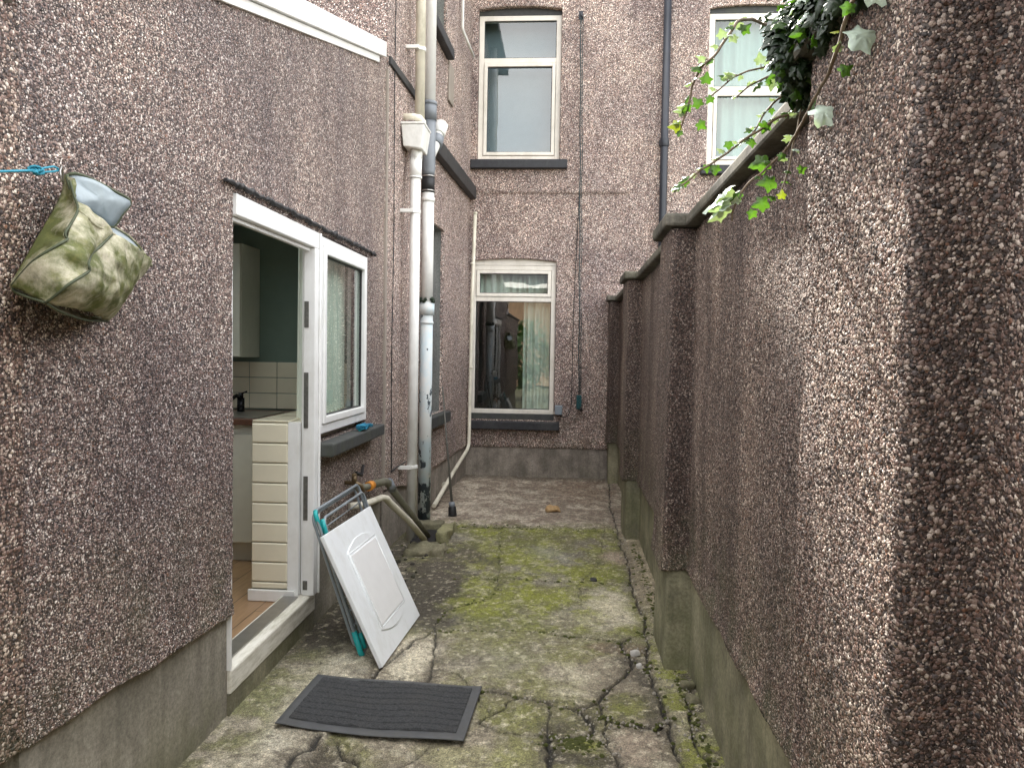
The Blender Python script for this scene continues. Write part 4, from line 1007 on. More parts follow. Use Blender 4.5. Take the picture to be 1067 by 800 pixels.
MB().tube([ap(3.735, .13, .0), ap(3.73, .02, .0), ap(3.74, 0, .0)], .0145, 12).tube([ap(3.755, .11, .02), ap(3.752, .03, .02)], .0105, 12).build('teal_corner', M['teal'], ar)
MB().tube([ap(4.53, .10, .0), ap(4.53, .0, .0)], .0135, 12).build('teal_corner', M['teal'], ar)

# white cabinet door / panel
cdr = thing('cupboard_door', (-.84, 4.0, 0), 'loose white cupboard door with arched moulding leaning against the airer', 'cupboard door')
pb0 = Vector((-.862, 3.62, .008)); uY = Vector((.04, .75, .0)).normalized(); vU = Vector((-.30, 0, .632)).normalized(); nO = uY.cross(vU).normalized()
if nO.x < 0: nO = -nO
PW, PH, PT = .75, .70, .019
o_ = pb0
MB().prism([(0, 0), (PW, 0), (PW, PH), (0, PH)], o_ - nO * PT, uY, vU, nO, PT).build('panel', M['mdf'], cdr, .0025, 2)
MB().prism([(0.001, 0.001), (PW - .001, 0.001), (PW - .001, PH - .001), (0.001, PH - .001)], o_ - nO * (PT + .0015), uY, vU, nO, .0014).build('backing', M['mdf_edge'], cdr)
s0, s1, t0, t1 = .165, .615, .135, .555
def arch_poly(a0, a1, b0, b1, h):
    n_ = 18; p = []
    for i in range(n_ + 1): t = i / n_; p.append((a0 + (a1 - a0) * t, b0 - h * (1 - (2 * t - 1) ** 2)))
    for i in range(n_ + 1): t = i / n_; p.append((a1 - (a1 - a0) * t, b1 + h * (1 - (2 * t - 1) ** 2)))
    return p
MB().prism(arch_poly(s0, s1, t0, t1, .046), o_ + nO * .0002, uY, vU, nO, .006).build('arched_moulding', M['mdf'], cdr, .003, 3)
rim = MB()
def rp(s_, t_, h): return o_ + uY * s_ + vU * t_ + nO * h
i0, i1, j0, j1 = s0 + .010, s1 - .010, t0 + .006, t1 - .004
rim.tube([rp(i0, j0, .006), rp(i0, j1, .0055)], .0028, 10).tube([rp(i1, j0, .006), rp(i1, j1, .0055)], .0028, 10).tube([rp(i0, j1, .006), rp(i1, j1, .0055)], .0028, 10).tube([rp(i0, j0, .006), rp(i1, j0, .0055)], .0028, 10)
rim.build('inner_bead', M['mdf'], cdr)
MB().prism([(i0 + .012, j0 + .012), (i1 - .012, j0 + .012), (i1 - .012, j1 - .012), (i0 + .012, j1 - .012)], o_ + nO * .0062, uY, vU, nO, .0045).build('centre_field', plain('warm_white_field', (.88, .88, .88), .35, .03), cdr, .002)

# doormat
dm = thing('doormat', (-.75, 3.2, 0), 'charcoal ribbed rubber doormat lying on the cracked concrete by the step', 'doormat')
cA, cB, cC, cD = map(np.array, ((-1.145, 2.965), (-1.135, 3.47), (-.355, 3.43), (-.372, 2.93)))
def mat_pt(u, v, h):
    p = (cA * (1 - u) + cD * u) * (1 - v) + (cB * (1 - u) + cC * u) * v
    lift = .020 + .010 * np.exp(-((u - 0) / .15) ** 2) + .006 * np.sin(u * 5 + v * 2) + .004
    return np.stack([p[..., 0], p[..., 1], lift + h], -1)
def mat_grid(u0, u1, v0, v1, nu, nv, hf, name, mtl):
    u = np.linspace(u0, u1, nu); v = np.linspace(v0, v1, nv); U_, V_ = np.meshgrid(u, v, indexing='ij'); h = hf(U_, V_)
    # p shape fix
    p = (cA[None, None] * (1 - U_[..., None]) + cD[None, None] * U_[..., None]) * (1 - V_[..., None]) + (cB[None, None] * (1 - U_[..., None]) + cC[None, None] * U_[..., None]) * V_[..., None]
    lift = .024 + .014 * np.exp(-(U_ / .12) ** 2) * (1 - V_) - .006 * np.sin(U_ * 3.1) + .003 * np.sin(U_ * 9 + V_ * 3)
    T = np.stack([p[..., 0], p[..., 1], lift + h], -1); B = T.copy(); B[..., 2] = lift - .003
    n1 = nu * nv; idx = np.arange(n1).reshape(nu, nv)
    q = np.stack([idx[:-1, :-1], idx[1:, :-1], idx[1:, 1:], idx[:-1, 1:]], -1).reshape(-1, 4)
    fs = [q, q[:, ::-1] + n1]
    for line in (idx[:, 0], idx[:, -1][::-1], idx[0, :][::-1], idx[-1, :]):
        fs.append(np.stack([line[:-1], line[:-1] + n1, line[1:] + n1, line[1:]], -1))
    return np_mesh(name, np.concatenate([T.reshape(-1, 3), B.reshape(-1, 3)]), np.concatenate(fs), mtl, dm)
def edge_h(U_, V_):
    d = np.minimum(np.minimum(U_, 1 - U_) * .77, np.minimum(V_, 1 - V_) * .5); return .0015 + .0045 * np.clip(d / .022, 0, 1)
mat_grid(0, 1, 0, 1, 160, 110, edge_h, 'border', M['matb'])
def rib_h(U_, V_):
    vv = V_ + .012 * np.sin(U_ * 14 + V_ * 3); ph = (vv - .09) / .82 * 8
    f = ph - np.floor(ph)
    g = np.clip(np.minimum(f, 1 - f) / .10, 0, 1)
    return .003 + .009 * g + (fbm(U_ * 150, V_ * 100, 2) - .5) * .007 * g
mat_grid(.055, .95, .085, .915, 330, 230, rib_h, 'ribbed_pile', M['mat'])

# loose grit and moss cushions along cracks, gutter and wall feet
def dome(mb, x, y, z, r_, h, rr):
    k = 7; vs = []; fs = []
    for j, (q, w_) in enumerate(((1.0, -.3), (.9, .35), (.55, .85))):
        for i in range(k):
            a = 6.283 * i / k + j * .4; u = q * r_ * rr.uniform(.75, 1.25); vs.append((x + u * math.cos(a), y + u * math.sin(a), z + w_ * h * rr.uniform(.8, 1.2)))
    vs.append((x, y, z + h))
    for j in range(2):
        for i in range(k): fs.append((j * k + i, j * k + (i + 1) % k, (j + 1) * k + (i + 1) % k, (j + 1) * k + i))
    for i in range(k): fs.append((2 * k + i, 2 * k + (i + 1) % k, 3 * k))
    mb.add(vs, fs, True)
rr = random.Random(21); grit = MB(); mossy = MB()
def along(name):
    pl_ = CR[name]; i = rr.randrange(len(pl_) - 1); t = rr.random(); a, b_ = pl_[i], pl_[i + 1]
    return a[0] * (1 - t) + b_[0] * t, a[1] * (1 - t) + b_[1] * t
for i in range(480):
    c_ = rr.random()
    if c_ < .55: x, y = along(rr.choice(['C4', 'C9', 'C9', 'C7', 'C8', 'C11', 'C16', 'C21', 'C10'])); x += rr.gauss(0, .025); y += rr.gauss(0, .03)
    elif c_ < .8: x, y = rr.uniform(.47, .60), rr.uniform(2.6, 6.5)
    else: x, y = rr.uniform(-1.30, .45), rr.uniform(2.7, 9.0)
    s_ = rr.uniform(.002, .0065) * (1.5 if rr.random() < .06 else 1); dome(grit, x, y, .000 + s_ * .2 + (.02 if y > 6.7 else 0), s_, s_ * 1.1, rr)
for i in range(1000):
    c_ = rr.random()
    if c_ < .3: x, y = rr.uniform(.545, .60), rr.uniform(2.3, 6.4)
    elif c_ < .42: x, y = rr.gauss(.07, .05), rr.gauss(3.0, .035)
    elif c_ < .62: x, y = rr.uniform(-1.25, .45), 6.70 + rr.gauss(0, .03)
    elif c_ < .72: x, y = -1.345 + abs(rr.gauss(0, .02)), rr.uniform(2.2, 4.1)
    elif c_ < .8: x, y = rr.gauss(-1.05, .07), rr.gauss(5.85, .10)
    else: x, y = along(rr.choice(['C9', 'C13', 'C1', 'C13b', 'C9', 'C8', 'C4'])); x += rr.gauss(0, .018); y += rr.gauss(0, .02)
    s_ = rr.uniform(.004, .013); dome(mossy, x, y, .0 + (.015 if y > 6.72 else 0), s_, s_ * .55, rr)
tag(grit.build('grit', plain('grit_stone', (.36, .33, .28), .85, .4, 200)), 'loose pale grit scattered along the cracks', 'grit', kind='stuff')
def moss_mat():
    mt, t, b, o = new_mat('moss_cushion'); n = NT(t); p = n.pos()
    t.links.new(n.mix(n.noise(p, 18, 4, .6), (.035, .042, .012), (.12, .135, .025)), b.inputs['Base Color']); b.inputs['Roughness'].default_value = 1
    t.links.new(n.bump(n.noise(p, 700, 2, .7), 1.0, .004), b.inputs['Normal']); return mt
tag(mossy.build('moss', moss_mat()), 'small green moss cushions in the cracks and gutter', 'moss', kind='stuff')
# leaf / stone on the far slab and pale stones in the gutter
lf = rough_box(MB(), -.16, -.03, 7.30, 7.42, .018, .050, 8, .04, 5, .5).build('dry_leaf', M['stone'])
tag(lf, 'curled tan dead leaf lying alone on the far concrete slab', 'leaf')
for i, (x, y, s_, lb) in enumerate([(.355, 3.91, .055, 'larger pale stone chip in the crack near the right pier'), (.375, 3.78, .036, 'smaller pale stone chip in the crack, nearer the camera')]):
    tag(rough_box(MB(), x, x + s_, y, y + s_ * .8, -.01, s_ * .4, 5, .02, i * 4 + 20, .6).build('stone_chip', M['pale_stone']), lb, 'stone', 'pale stone chips by the pier')
for i, (x, y, s_, lb) in enumerate([(.56, 3.55, .07, 'rounded mossy stone at the foot of the middle pier, nearest the pier'), (.57, 3.40, .06, 'mossy stone in the right gutter, second from the pier')]):
    tag(rough_box(MB(), x, x + s_, y, y + s_, -.03, s_ * .45, 6, .02, i * 4 + 40, .75).build('gutter_stone', M['moss_stone']), lb, 'stone', 'mossy stones in the gutter')
tag(rough_box(MB(), .19, .235, 5.18, 5.24, .0, .012, 4, .01, 77).build('dark_leaf', M['black_timber']), 'small dark leaf flat on the mossy concrete', 'leaf')
# blue scrubber on the kitchen sill
sc = thing('cleaning_brush', (-1.28, 4.72, 1.03), 'blue looped scourer lying on the slate sill of the kitchen window', 'scourer')
lo = MB()
for i in range(40):
    a = random.random() * 6.28; b_ = random.random() * 6.28
    cx, cy, cz = -1.30 + random.uniform(-.015, .03), 4.86 + random.uniform(-.09, .09), 1.043
    lo.tube([(cx + .014 * math.cos(t + a), cy + .02 * math.sin(t + a), cz + .012 + .012 * math.sin(t * 1.5 + b_)) for t in np.linspace(0, 5.5, 9)], .0035, 5)
lo.build('loops', M['cloth'], sc)
MB().tube([(-1.30, 4.77, 1.040), (-1.295, 4.95, 1.040)], .010, 8).build('core', M['teal'], sc)

# ---- peg bag and blue line
RP = thing('washing_line', (-1.25, 1.6, 1.93), 'turquoise nylon washing line knotted at the peg bag', 'washing line')
from math import sin, cos
lx = -1.235
main = [(lx + .03, .9, 1.80), (lx + .01, 1.45, 1.893), (lx - .01, 1.613, 1.924), (lx - .01, 1.70, 1.946), (lx - .01, 1.73, 1.953)]
r1 = MB().tube(main, .0030, 8)
r1.tube([(lx - .01, 1.72, 1.951), (lx - .01, 1.755, 1.965), (lx - .01, 1.79, 1.977), (lx - .01, 1.815, 1.975)], .0026, 8); r1.tube([(lx - .01, 1.72, 1.951), (lx - .01, 1.76, 1.957), (lx - .01, 1.79, 1.965), (lx - .01, 1.815, 1.975)], .0026, 8)
r1.build('line', M['rope'], RP)
kn = MB()
for i in range(5):
    kn.tube([(lx - .01 + .008 * cos(t * 2 + i), 1.722 + .005 * i + .010 * sin(t + i * 1.2), 1.954 + .008 * cos(t + i)) for t in np.linspace(0, 6, 12)], .0027, 6)
kn.build('knot', M['rope'], RP)

bag = thing('peg_bag', (-1.24, 1.9, 1.75), 'mildewed green canvas peg bag with pale lining hanging from the blue line', 'peg bag')
BC = dict(
    Lc=[(-1.295, 1.9056, 1.9829), (-1.295, 1.8935, 1.9369), (-1.295, 1.8649, 1.8912), (-1.295, 1.8304, 1.8455), (-1.295, 1.7727, 1.7706), (-1.3, 1.748, 1.7297), (-1.305, 1.7202, 1.6867)],
    S1=[(-1.245, 1.8449, 1.9551), (-1.225, 1.8306, 1.9158), (-1.21, 1.8227, 1.8809), (-1.195, 1.7697, 1.8334), (-1.19, 1.743, 1.8093), (-1.185, 1.7462, 1.7975), (-1.185, 1.7055, 1.7759), (-1.225, 1.6841, 1.7389), (-1.295, 1.707, 1.684)],
    S2=[(-1.195, 1.943, 1.8399), (-1.175, 1.8543, 1.7936), (-1.165, 1.8063, 1.7706), (-1.145, 1.7619, 1.7381), (-1.145, 1.7662, 1.725), (-1.145, 1.6943, 1.6888), (-1.175, 1.6899, 1.662), (-1.205, 1.6948, 1.6437)],
    Rc=[(-1.265, 2.2548, 1.7926), (-1.26, 2.2107, 1.7607), (-1.255, 2.1655, 1.7363), (-1.255, 2.1186, 1.6899), (-1.265, 2.079, 1.639), (-1.285, 2.0681, 1.6159)],
    M1=[(-1.225, 1.8305, 1.9074), (-1.21, 1.8227, 1.8809), (-1.2, 1.7926, 1.8508), (-1.185, 1.7547, 1.8122), (-1.185, 1.7462, 1.7922), (-1.185, 1.7055, 1.7706), (-1.225, 1.6841, 1.7337), (-1.295, 1.7084, 1.6805)],
    F=[(-1.21, 1.8227, 1.8809), (-1.195, 1.8399, 1.8617), (-1.19, 1.8689, 1.8468), (-1.195, 1.943, 1.8399), (-1.2, 2.0266, 1.8169), (-1.225, 2.1258, 1.8011), (-1.265, 2.2548, 1.7926)],
    B=[(-1.255, 1.8753, 1.9133), (-1.285, 1.969, 1.9106), (-1.295, 2.0444, 1.9027), (-1.295, 2.1025, 1.8874), (-1.295, 2.1872, 1.87), (-1.29, 2.2449, 1.8391), (-1.27, 2.2637, 1.7936)],
    FL=[(-1.285, 1.8998, 1.9816), (-1.275, 1.9169, 1.9896), (-1.265, 1.9681, 1.987), (-1.255, 2.0436, 1.9742), (-1.245, 2.117, 1.9575), (-1.255, 2.0975, 1.9206), (-1.275, 2.0776, 1.879), (-1.275, 2.0128, 1.8942), (-1.245, 1.8756, 1.9059), (-1.255, 1.8719, 1.9354), (-1.275, 1.8876, 1.9645)],
    BASE=[(-1.305, 1.7202, 1.6867), (-1.295, 1.7179, 1.6706), (-1.245, 1.6954, 1.6553), (-1.205, 1.6948, 1.6437), (-1.205, 1.7407, 1.6279), (-1.215, 1.7971, 1.6197), (-1.245, 1.9145, 1.612), (-1.285, 2.0681, 1.6159)])
def spline(P, n=10, closed=True):
    out = []; m_ = len(P)
    for i in range(m_ if closed else m_ - 1):
        p0, p1, p2, p3 = [np.array(P[(i + k) % m_] if closed else P[min(max(i + k, 0), m_ - 1)], float) for k in (-1, 0, 1, 2)]
        for t in np.linspace(0, 1, n, endpoint=False):
            out.append(.5 * ((2 * p1) + (-p0 + p2) * t + (2 * p0 - 5 * p1 + 4 * p2 - p3) * t * t + (-p0 + 3 * p1 - 3 * p2 + p3) * t ** 3))
    if not closed: out.append(np.array(P[-1], float))
    return out
def rs_curve(P, n):
    a = np.array(spline(P, 12, False)); l = np.concatenate([[0], np.cumsum(np.linalg.norm(np.diff(a, axis=0), axis=1))]); t = np.linspace(0, l[-1], n)
    return np.stack([np.interp(t, l, a[:, k]) for k in range(3)], 1)
def patch(A, B, nu=36, nv=22, bulge=.02, crease=.012, seed=0):
    A, B = rs_curve(A, nu), rs_curve(B, nu); vs = []; fs = []
    for i in range(nu):
        for j in range(nv + 1):
            t = j / nv; p = A[i] * (1 - t) + B[i] * t; w_ = math.sin(math.pi * t)
            q = Vector(p) * 13 + Vector((seed, 0, 0))
            n1_ = mnoise.noise(q); n2_ = 1 - abs(mnoise.noise(q * 1.9 + Vector((5, 1, 2)))) * 2
            p = p + np.array([bulge * w_ + crease * (n1_ + .7 * n2_) * w_ ** .5, 0, crease * .4 * n1_ * w_]); vs.append(tuple(p))
    for i in range(nu - 1):
        for j in range(nv): a = i * (nv + 1) + j; fs.append((a, a + nv + 1, a + nv + 2, a + 1))
    return vs, fs
bd_ = MB()
for A_, B_, bu, se in ((BC['Lc'], BC['S1'], .012, 1), (BC['M1'], BC['S2'], .012, 5), (BC['S2'], BC['Rc'], .028, 9)):
    v_, f_ = patch(A_, B_, 40, 26, bu, .014, se); bd_.add(v_, f_, True)
cb_ = np.array([1.99, 1.80])
def bk(P, xb=-1.335, sh=.93):
    out = []
    for x, y, z in P:
        k_ = xb / x; q = np.array([y * k_, 1.55 + (z - 1.55) * k_]); q = cb_ + (q - cb_) * sh; out.append((xb, q[0], q[1]))
    return out
back = bk(BC['BASE'])
q0, q1 = np.array(BC['BASE'][3]), np.array(BC['BASE'][-1])
v_, f_ = patch([tuple(q0 + (q1 - q0) * t) for t in (0, .33, .66, 1)], BC['BASE'][3:], 24, 4, 0, .002); bd_.add(v_, f_, True)
v_, f_ = patch(BC['BASE'], back, 40, 5, 0, .003); bd_.add(v_, f_, True)
v_, f_ = patch(bk(BC['Lc']), bk(BC['Rc']), 30, 14, 0, .002); bd_.add(v_, f_, True)
v_, f_ = patch(BC['Lc'], bk(BC['Lc']), 30, 4, 0, 0); bd_.add(v_, f_, True)
v_, f_ = patch(BC['Rc'], bk(BC['Rc']), 30, 4, 0, 0); bd_.add(v_, f_, True)
bo = bd_.build('body', M['canvas'], bag)
md = bo.modifiers.new('solid', 'SOLIDIFY'); md.thickness = .002
v_, f_ = patch(BC['F'], BC['B'], 30, 10, -.012, .004); MB().add(v_, f_, True).build('lining', M['lining'], bag)
def seam(P, r_=.0035, name='seam', mt_='piping'):
    a = rs_curve(P, 40); MB().tube([(p[0] + .004, p[1], p[2]) for p in a], r_, 6).build(name, M[mt_], bag)
seam(BC['S1'], .0032); seam(BC['S2'], .0036); seam(BC['BASE'], .003); seam(BC['Lc'], .003)
seam(BC['F'], .0045, 'rim', 'canvas'); seam(BC['B'], .003, 'rim', 'canvas')
seam(BC['F'], .0022, 'rim_binding')
fo = rs_curve(BC['FL'] + [BC['FL'][0]], 60)
def flap(off, name, mtl, th, k_=1.0):
    c_ = fo.mean(0); bm = bmesh.new(); rings = []
    for s_ in (1.0, .72, .44, .18):
        rings.append([bm.verts.new(c_ + (p - c_) * s_ * k_ + np.array([off + .010 * (1 - s_) + .006 * mnoise.noise(Vector(p) * 20 * s_), 0, 0])) for p in fo[:-1]])
    n_ = len(rings[0])
    for a, b_ in zip(rings[:-1], rings[1:]):
        for i in range(n_): bm.faces.new((a[i], a[(i + 1) % n_], b_[(i + 1) % n_], b_[i]))
    bm.faces.new(rings[-1])
    for f in bm.faces: f.smooth = True
    bmesh.ops.recalc_face_normals(bm, faces=bm.faces)
    me = bpy.data.meshes.new(name); bm.to_mesh(me); bm.free(); me.materials.append(mtl)
    ob = bpy.data.objects.new(name, me); COL.objects.link(ob); ob.parent = bag; ob.location = -wloc(bag)
    s = ob.modifiers.new('solid', 'SOLIDIFY'); s.thickness = th; return ob
flap(-.006, 'flap', M['canvas'], .003); flap(.001, 'flap_lining', M['lining'], .0015, .97)
MB().tube([tuple(p) for p in fo], .0045, 6).build('flap_piping', M['piping'], bag)
MB().tube([(lx, 1.805, 1.945), (lx - .005, 1.806, 1.97), (lx - .005, 1.812, 1.982), (lx - .01, 1.822, 1.975), (lx - .015, 1.832, 1.955), (lx - .02, 1.84, 1.945)], .0025, 8).build('hanging_loop', M['steel'], bag)

# ================================================================== IVY
ivy = thing('ivy_plant', (.6, 1.8, 2.2), 'trailing ivy spilling over the top of the boundary wall, leaves lit by the sun', 'ivy')
LEAF = [(0, .06), (.10, 0), (.26, -.05), (.42, .0), (.41, .14), (.40, .26), (.56, .40), (.60, .52), (.40, .58), (.25, .68), (.17, .88), (.06, 1.04), (0, 1.12)]
LEAF = LEAF + [(-x, y) for x, y in reversed(LEAF[1:-1])]
def add_leaf(mb, p, d, n_, s, curl=.15):
    d = Vector(d).normalized(); n_ = Vector(n_); sd_ = d.cross(n_).normalized(); n_ = sd_.cross(d).normalized(); p = Vector(p)
    vs = []
    for x, y in LEAF: vs.append(p + (sd_ * x + d * y - n_ * (curl * (abs(x) * 1.0 + .35 * y * y) - .0)) * s)
    k = len(LEAF); c_ = p + d * .42 * s; mid = [c_ + (v - c_) * .5 + n_ * (.07 * s + random.uniform(-.05, .05) * s) for v in vs]; vs = [v + n_ * random.uniform(-.09, .05) * s for v in vs]
    vs += mid; vs.append(c_ + n_ * .02 * s)
    mb.add(vs, [(i, (i + 1) % k, k + (i + 1) % k, k + i) for i in range(k)] + [(k + i, k + (i + 1) % k, 2 * k) for i in range(k)], True)
Fv = {n_: MB() for n_ in ('leaf', 'leaf_dark', 'leaf_glint', 'leaf_yellow')}
ST = MB()
# stems given as (x, z, y) triples in metres
stems = [
 [(.47, 2.36, 1.95), (.39, 2.33, 1.85), (.35, 2.27, 1.80), (.315, 2.22, 1.78), (.285, 2.185, 1.77), (.27, 2.15, 1.78), (.262, 2.10, 1.79), (.25, 2.065, 1.80)],
 [(.56, 2.25, 1.90), (.50, 2.24, 1.86), (.45, 2.22, 1.84), (.39, 2.20, 1.83), (.355, 2.175, 1.82), (.32, 2.145, 1.82)],
 [(.49, 2.21, 1.84), (.45, 2.19, 1.83), (.40, 2.165, 1.82), (.375, 2.14, 1.82)],
 [(.50, 2.17, 1.90), (.46, 2.13, 1.88), (.43, 2.08, 1.87), (.405, 2.05, 1.86)],
 [(.56, 2.16, 1.88), (.52, 2.12, 1.85), (.47, 2.095, 1.83), (.40, 2.045, 1.81), (.34, 2.0, 1.80), (.29, 1.965, 1.79), (.235, 1.92, 1.78)],
 [(.455, 2.16, 1.28), (.45, 2.10, 1.34), (.45, 2.06, 1.39), (.46, 2.046, 1.50), (.465, 2.015, 1.64), (.46, 1.99, 1.72), (.42, 1.955, 1.74), (.375, 1.905, 1.75), (.36, 1.85, 1.76)],
 [(.55, 2.18, 1.84), (.52, 2.10, 1.82), (.50, 2.0, 1.81), (.475, 1.91, 1.80)],
 [(.66, 2.45, 1.50), (.60, 2.40, 1.52), (.575, 2.30, 1.55), (.55, 2.22, 1.60)]]
for si, st in enumerate(stems):
    P3 = spline([(x, y, z) for x, z, y in st], 8, False); P3 = [Vector(p) + mnoise.noise_vector(Vector(p) * 30) * .004 for p in P3]
    n_ = len(P3); r0 = .0032 if si in (0, 4, 5) else .0021
    ST.tube(P3, [r0 * (1 - .65 * i / n_) + .0008 for i in range(n_)], 7)
    rr = random.Random(si * 5 + 1)
    step = 2 if si != 5 else 5
    for i in range(4, n_, step):
        if rr.random() < .15: continue
        p = P3[i]; side = rr.choice((-1, 1))
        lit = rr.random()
        key = 'leaf_glint' if lit < .62 else ('leaf' if lit < .98 else 'leaf_yellow')
        d = Vector((rr.uniform(-.9, .2), rr.uniform(-.4, .3), rr.uniform(-.9, .3) if key != 'leaf_glint' else rr.uniform(-.2, .3)))
        nrm_ = Vector((rr.uniform(-.3, .3), rr.uniform(-.9, -.3), rr.uniform(.2, 1))) if key != 'leaf_glint' else Vector((rr.uniform(-.2, .2), .25, 1))
        s = rr.uniform(.012, .030) * (1.0 if key == 'leaf' else .85)
        q = p + d.normalized() * s * .35
        ST.tube([p, q], .0012, 5); add_leaf(Fv[key], q, d, nrm_, s, rr.uniform(.1, .5))
# large leaves near the camera: (x, y, z, size, kind, direction, normal)
big = [(.45, 1.26, 2.12, .046, 'leaf_glint', (.9, 0, .35), (0, -1, .5)), (.45, 1.32, 2.075, .052, 'leaf_glint', (1, 0, .2), (.1, -1, .5)),
       (.455, 1.51, 2.005, .048, 'leaf_glint', (.9, -.1, .4), (0, -1, .6)), (.45, 1.35, 2.03, .030, 'leaf', (.5, 0, .3), (0, -1, .2)),
       (.49, 1.72, 2.145, .032, 'leaf', (-.4, 0, .5), (0, -1, .2)), (.44, 1.76, 1.985, .055, 'leaf', (-.7, 0, -.2), (0, -1, .3)),
       (.455, 1.76, 1.94, .050, 'leaf', (-.8, 0, -.1), (0, -1, .4)), (.44, 1.76, 1.895, .045, 'leaf', (-.7, 0, -.2), (0, -1, .3)),
       (.41, 1.76, 1.875, .028, 'leaf', (-.3, 0, -.6), (0, -1, .3)), (.50, 1.75, 1.96, .026, 'leaf', (.5, 0, .2), (0, -1, .2)), (.50, 1.77, 2.12, .034, 'leaf', (-.2, 0, .9), (0, -1, .2)),
       (.36, 1.76, 1.925, .055, 'leaf_glint', (-.6, 0, -.5), (-.3, .3, 1)), (.355, 1.76, 1.90, .055, 'leaf_glint', (-.8, 0, -.35), (-.2, .2, 1)), (.355, 1.76, 1.885, .05, 'leaf_glint', (-.8, 0, -.5), (-.2, .3, 1)),
       (.30, 1.78, 2.16, .034, 'leaf', (.1, 0, 1), (0, -1, .2)), (.29, 1.78, 2.11, .032, 'leaf', (-.5, 0, .6), (0, -1, .1)), (.285, 1.78, 2.075, .030, 'leaf', (.4, 0, -.3), (0, -1, .1)),
       (.25, 1.80, 2.075, .026, 'leaf_yellow', (-.8, 0, -.1), (0, -1, .2)), (.385, 1.84, 2.30, .038, 'leaf', (.8, 0, .6), (0, -1, .4)), (.47, 1.76, 1.90, .018, 'leaf_yellow', (0, 0, 1), (0, -1, 0)),
       (.45, 1.10, 2.112, .042, 'leaf_glint', (.7, 0, .2), (0, -.4, 1)), (.36, 1.81, 2.04, .026, 'leaf', (.1, 0, -1), (0, -1, .1)), (.31, 1.80, 1.985, .024, 'leaf', (.1, 0, -1), (0, -1, .1)), (.45, 1.83, 2.09, .035, 'leaf', (-.3, 0, -.8), (0, -1, .3))]
for x, y, z, s, k, d, n_ in big: add_leaf(Fv[k], (x, y, z), d, n_, s * (.78 if k == 'leaf' else 1.1), .35)
# dense dark clump sitting on and over the wall top
rr = random.Random(3)
for i in range(3000):
    u = rr.random()
    cx, cy, cz, rx, ry, rz = (.525, 1.76, 2.26, .055, .18, .13) if u < .25 else ((.70, 1.75, 2.38, .26, .42, .13) if u < .6 else ((.475, 1.44, 2.24, .035, .32, .085) if u < .88 else (.465, 1.70, 2.22, .04, .05, .08)))
    v = Vector((rr.gauss(0, 1), rr.gauss(0, 1), rr.gauss(0, 1))).normalized() * rr.uniform(.6, 1.08)
    p = Vector((cx + v.x * rx, cy + v.y * ry, cz + v.z * rz))
    if p.x > .56 and p.z < 2.25 : p.z = 2.25 + rr.random() * .1
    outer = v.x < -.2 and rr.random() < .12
    k = 'leaf' if outer else ('leaf_glint' if rr.random() < .05 else 'leaf_dark')
    add_leaf(Fv[k], p, (v.x + rr.uniform(-.5, .5), rr.uniform(-.6, .6), -.7 + rr.uniform(-.4, .6)), (v.x, v.y - .3, v.z + .5), rr.uniform(.014, .034), rr.uniform(.1, .5))
for i in range(14):
    a = Vector((rr.uniform(.50, .75), rr.uniform(1.5, 2.0), 2.26)); b_ = a + Vector((rr.uniform(-.12, .0), rr.uniform(-.15, .15), rr.uniform(-.06, .18)))
    ST.tube([a, (a + b_) / 2 + Vector((0, 0, .03)), b_], .004, 6)
ST.build('stem', M['stem'], ivy)
Fv['leaf'].build('sunlit_foliage', M['leaf'], ivy, normals=False); Fv['leaf_dark'].build('shade_foliage', M['leaf_dark'], ivy, normals=False)
Fv['leaf_glint'].build('glint_foliage', M['leaf_glint'], ivy, normals=False); Fv['leaf_yellow'].build('yellow_foliage', M['leaf_yellow'], ivy, normals=False)

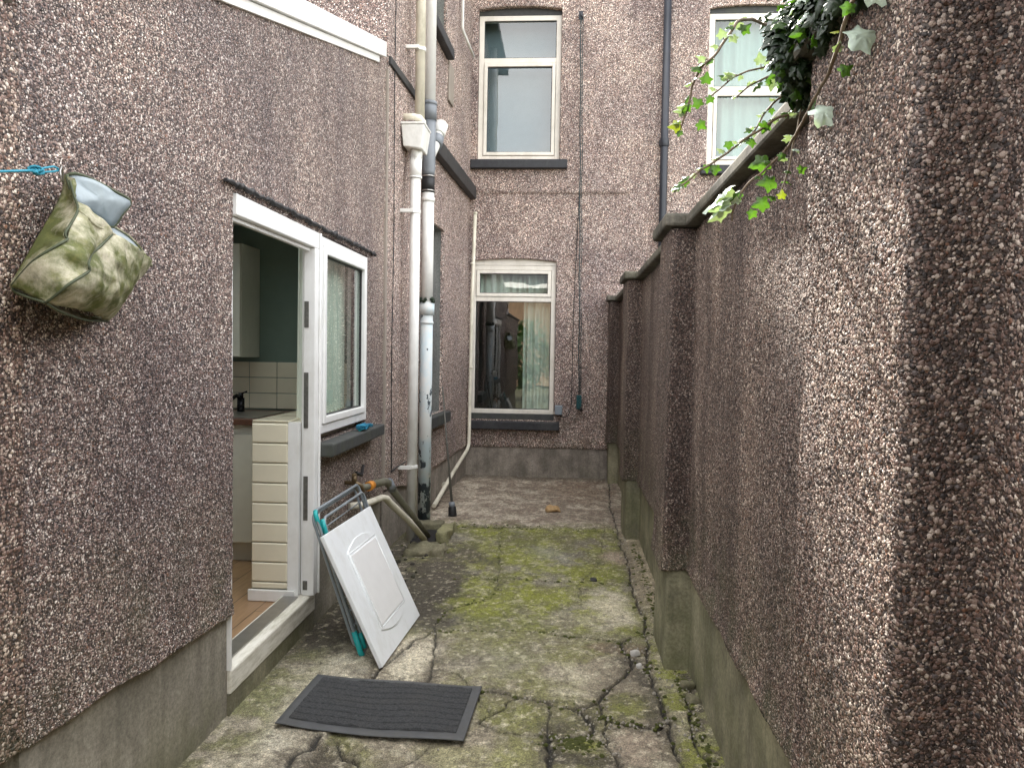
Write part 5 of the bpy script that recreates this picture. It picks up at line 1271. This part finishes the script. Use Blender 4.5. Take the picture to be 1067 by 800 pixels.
# ================================================================== BEHIND THE CAMERA (seen only in window reflections)
nb = thing('brick_house', (-1, -17, 0), 'tan brick house behind the yard, seen reflected in the lower window', 'house')
MB().box(-9, 8, -22, -16, 0, 4.6).build('wall', M['brick'], nb)
MB().add([(-9.3, -15.7, 4.6), (8.3, -15.7, 4.6), (8.3, -19, 6.4), (-9.3, -19, 6.4), (8.3, -22.3, 4.6), (-9.3, -22.3, 4.6)], [(0, 1, 2, 3), (3, 2, 4, 5), (0, 3, 5), (1, 4, 2)]).build('roof', M['roof'], nb)
MB().box(-9.3, 8.3, -15.75, -15.6, 4.45, 4.62).build('fascia', M['upvc'], nb)
for x in (-7,): window_unit(nb, M['upvc'], M['glass'], 'Y', x, x + 1.3, 1.2, 3.2, -15.99, [2.6], .07, .05)
def shrub(x, y, h, wd, lbl, seed):
    t_ = thing('garden_shrub', (x, y, 0), lbl, 'shrub', 'shrubs behind the yard'); r_ = random.Random(seed); lm = MB(); tm = MB()
    tm.tube([(x, y, 0), (x + .1, y, h * .4), (x, y + .1, h * .75)], [.06, .04, .015], 8)
    for k in range(7):
        a = r_.random() * 6.28; tm.tube([(x + .05, y, h * .3), (x + .5 * wd * cos(a) * .6, y + .5 * wd * sin(a) * .6, h * r_.uniform(.5, .85))], [.03, .008], 6)
    for k in range(1100):
        v = Vector((r_.gauss(0, 1), r_.gauss(0, 1), r_.gauss(0, 1))).normalized() * r_.uniform(.55, 1.0) * r_.uniform(.8, 1.1)
        add_leaf(lm, (x + v.x * wd, y + v.y * wd, h * .55 + v.z * h * .45), (v.x, v.y, r_.uniform(-1, .5)), (v.x, v.y, v.z + .4), r_.uniform(.09, .17))
    tm.build('trunk', M['stem'], t_); lm.build('crown', M['tree_leaf'], t_, normals=False)
for (x, y, h, wd, lb) in ((.3, -5.0, 2.5, 1.0, 'bushy green shrub reflected in the middle of the lower window'), (1.9, -5.4, 2.9, 1.1, 'tallest green shrub, furthest right behind the yard'), (-1.4, -6.0, 2.6, 1.2, 'dark green shrub left of the others behind the yard')):
    shrub(x, y, h, wd, lb, int(x * 10) + 50)
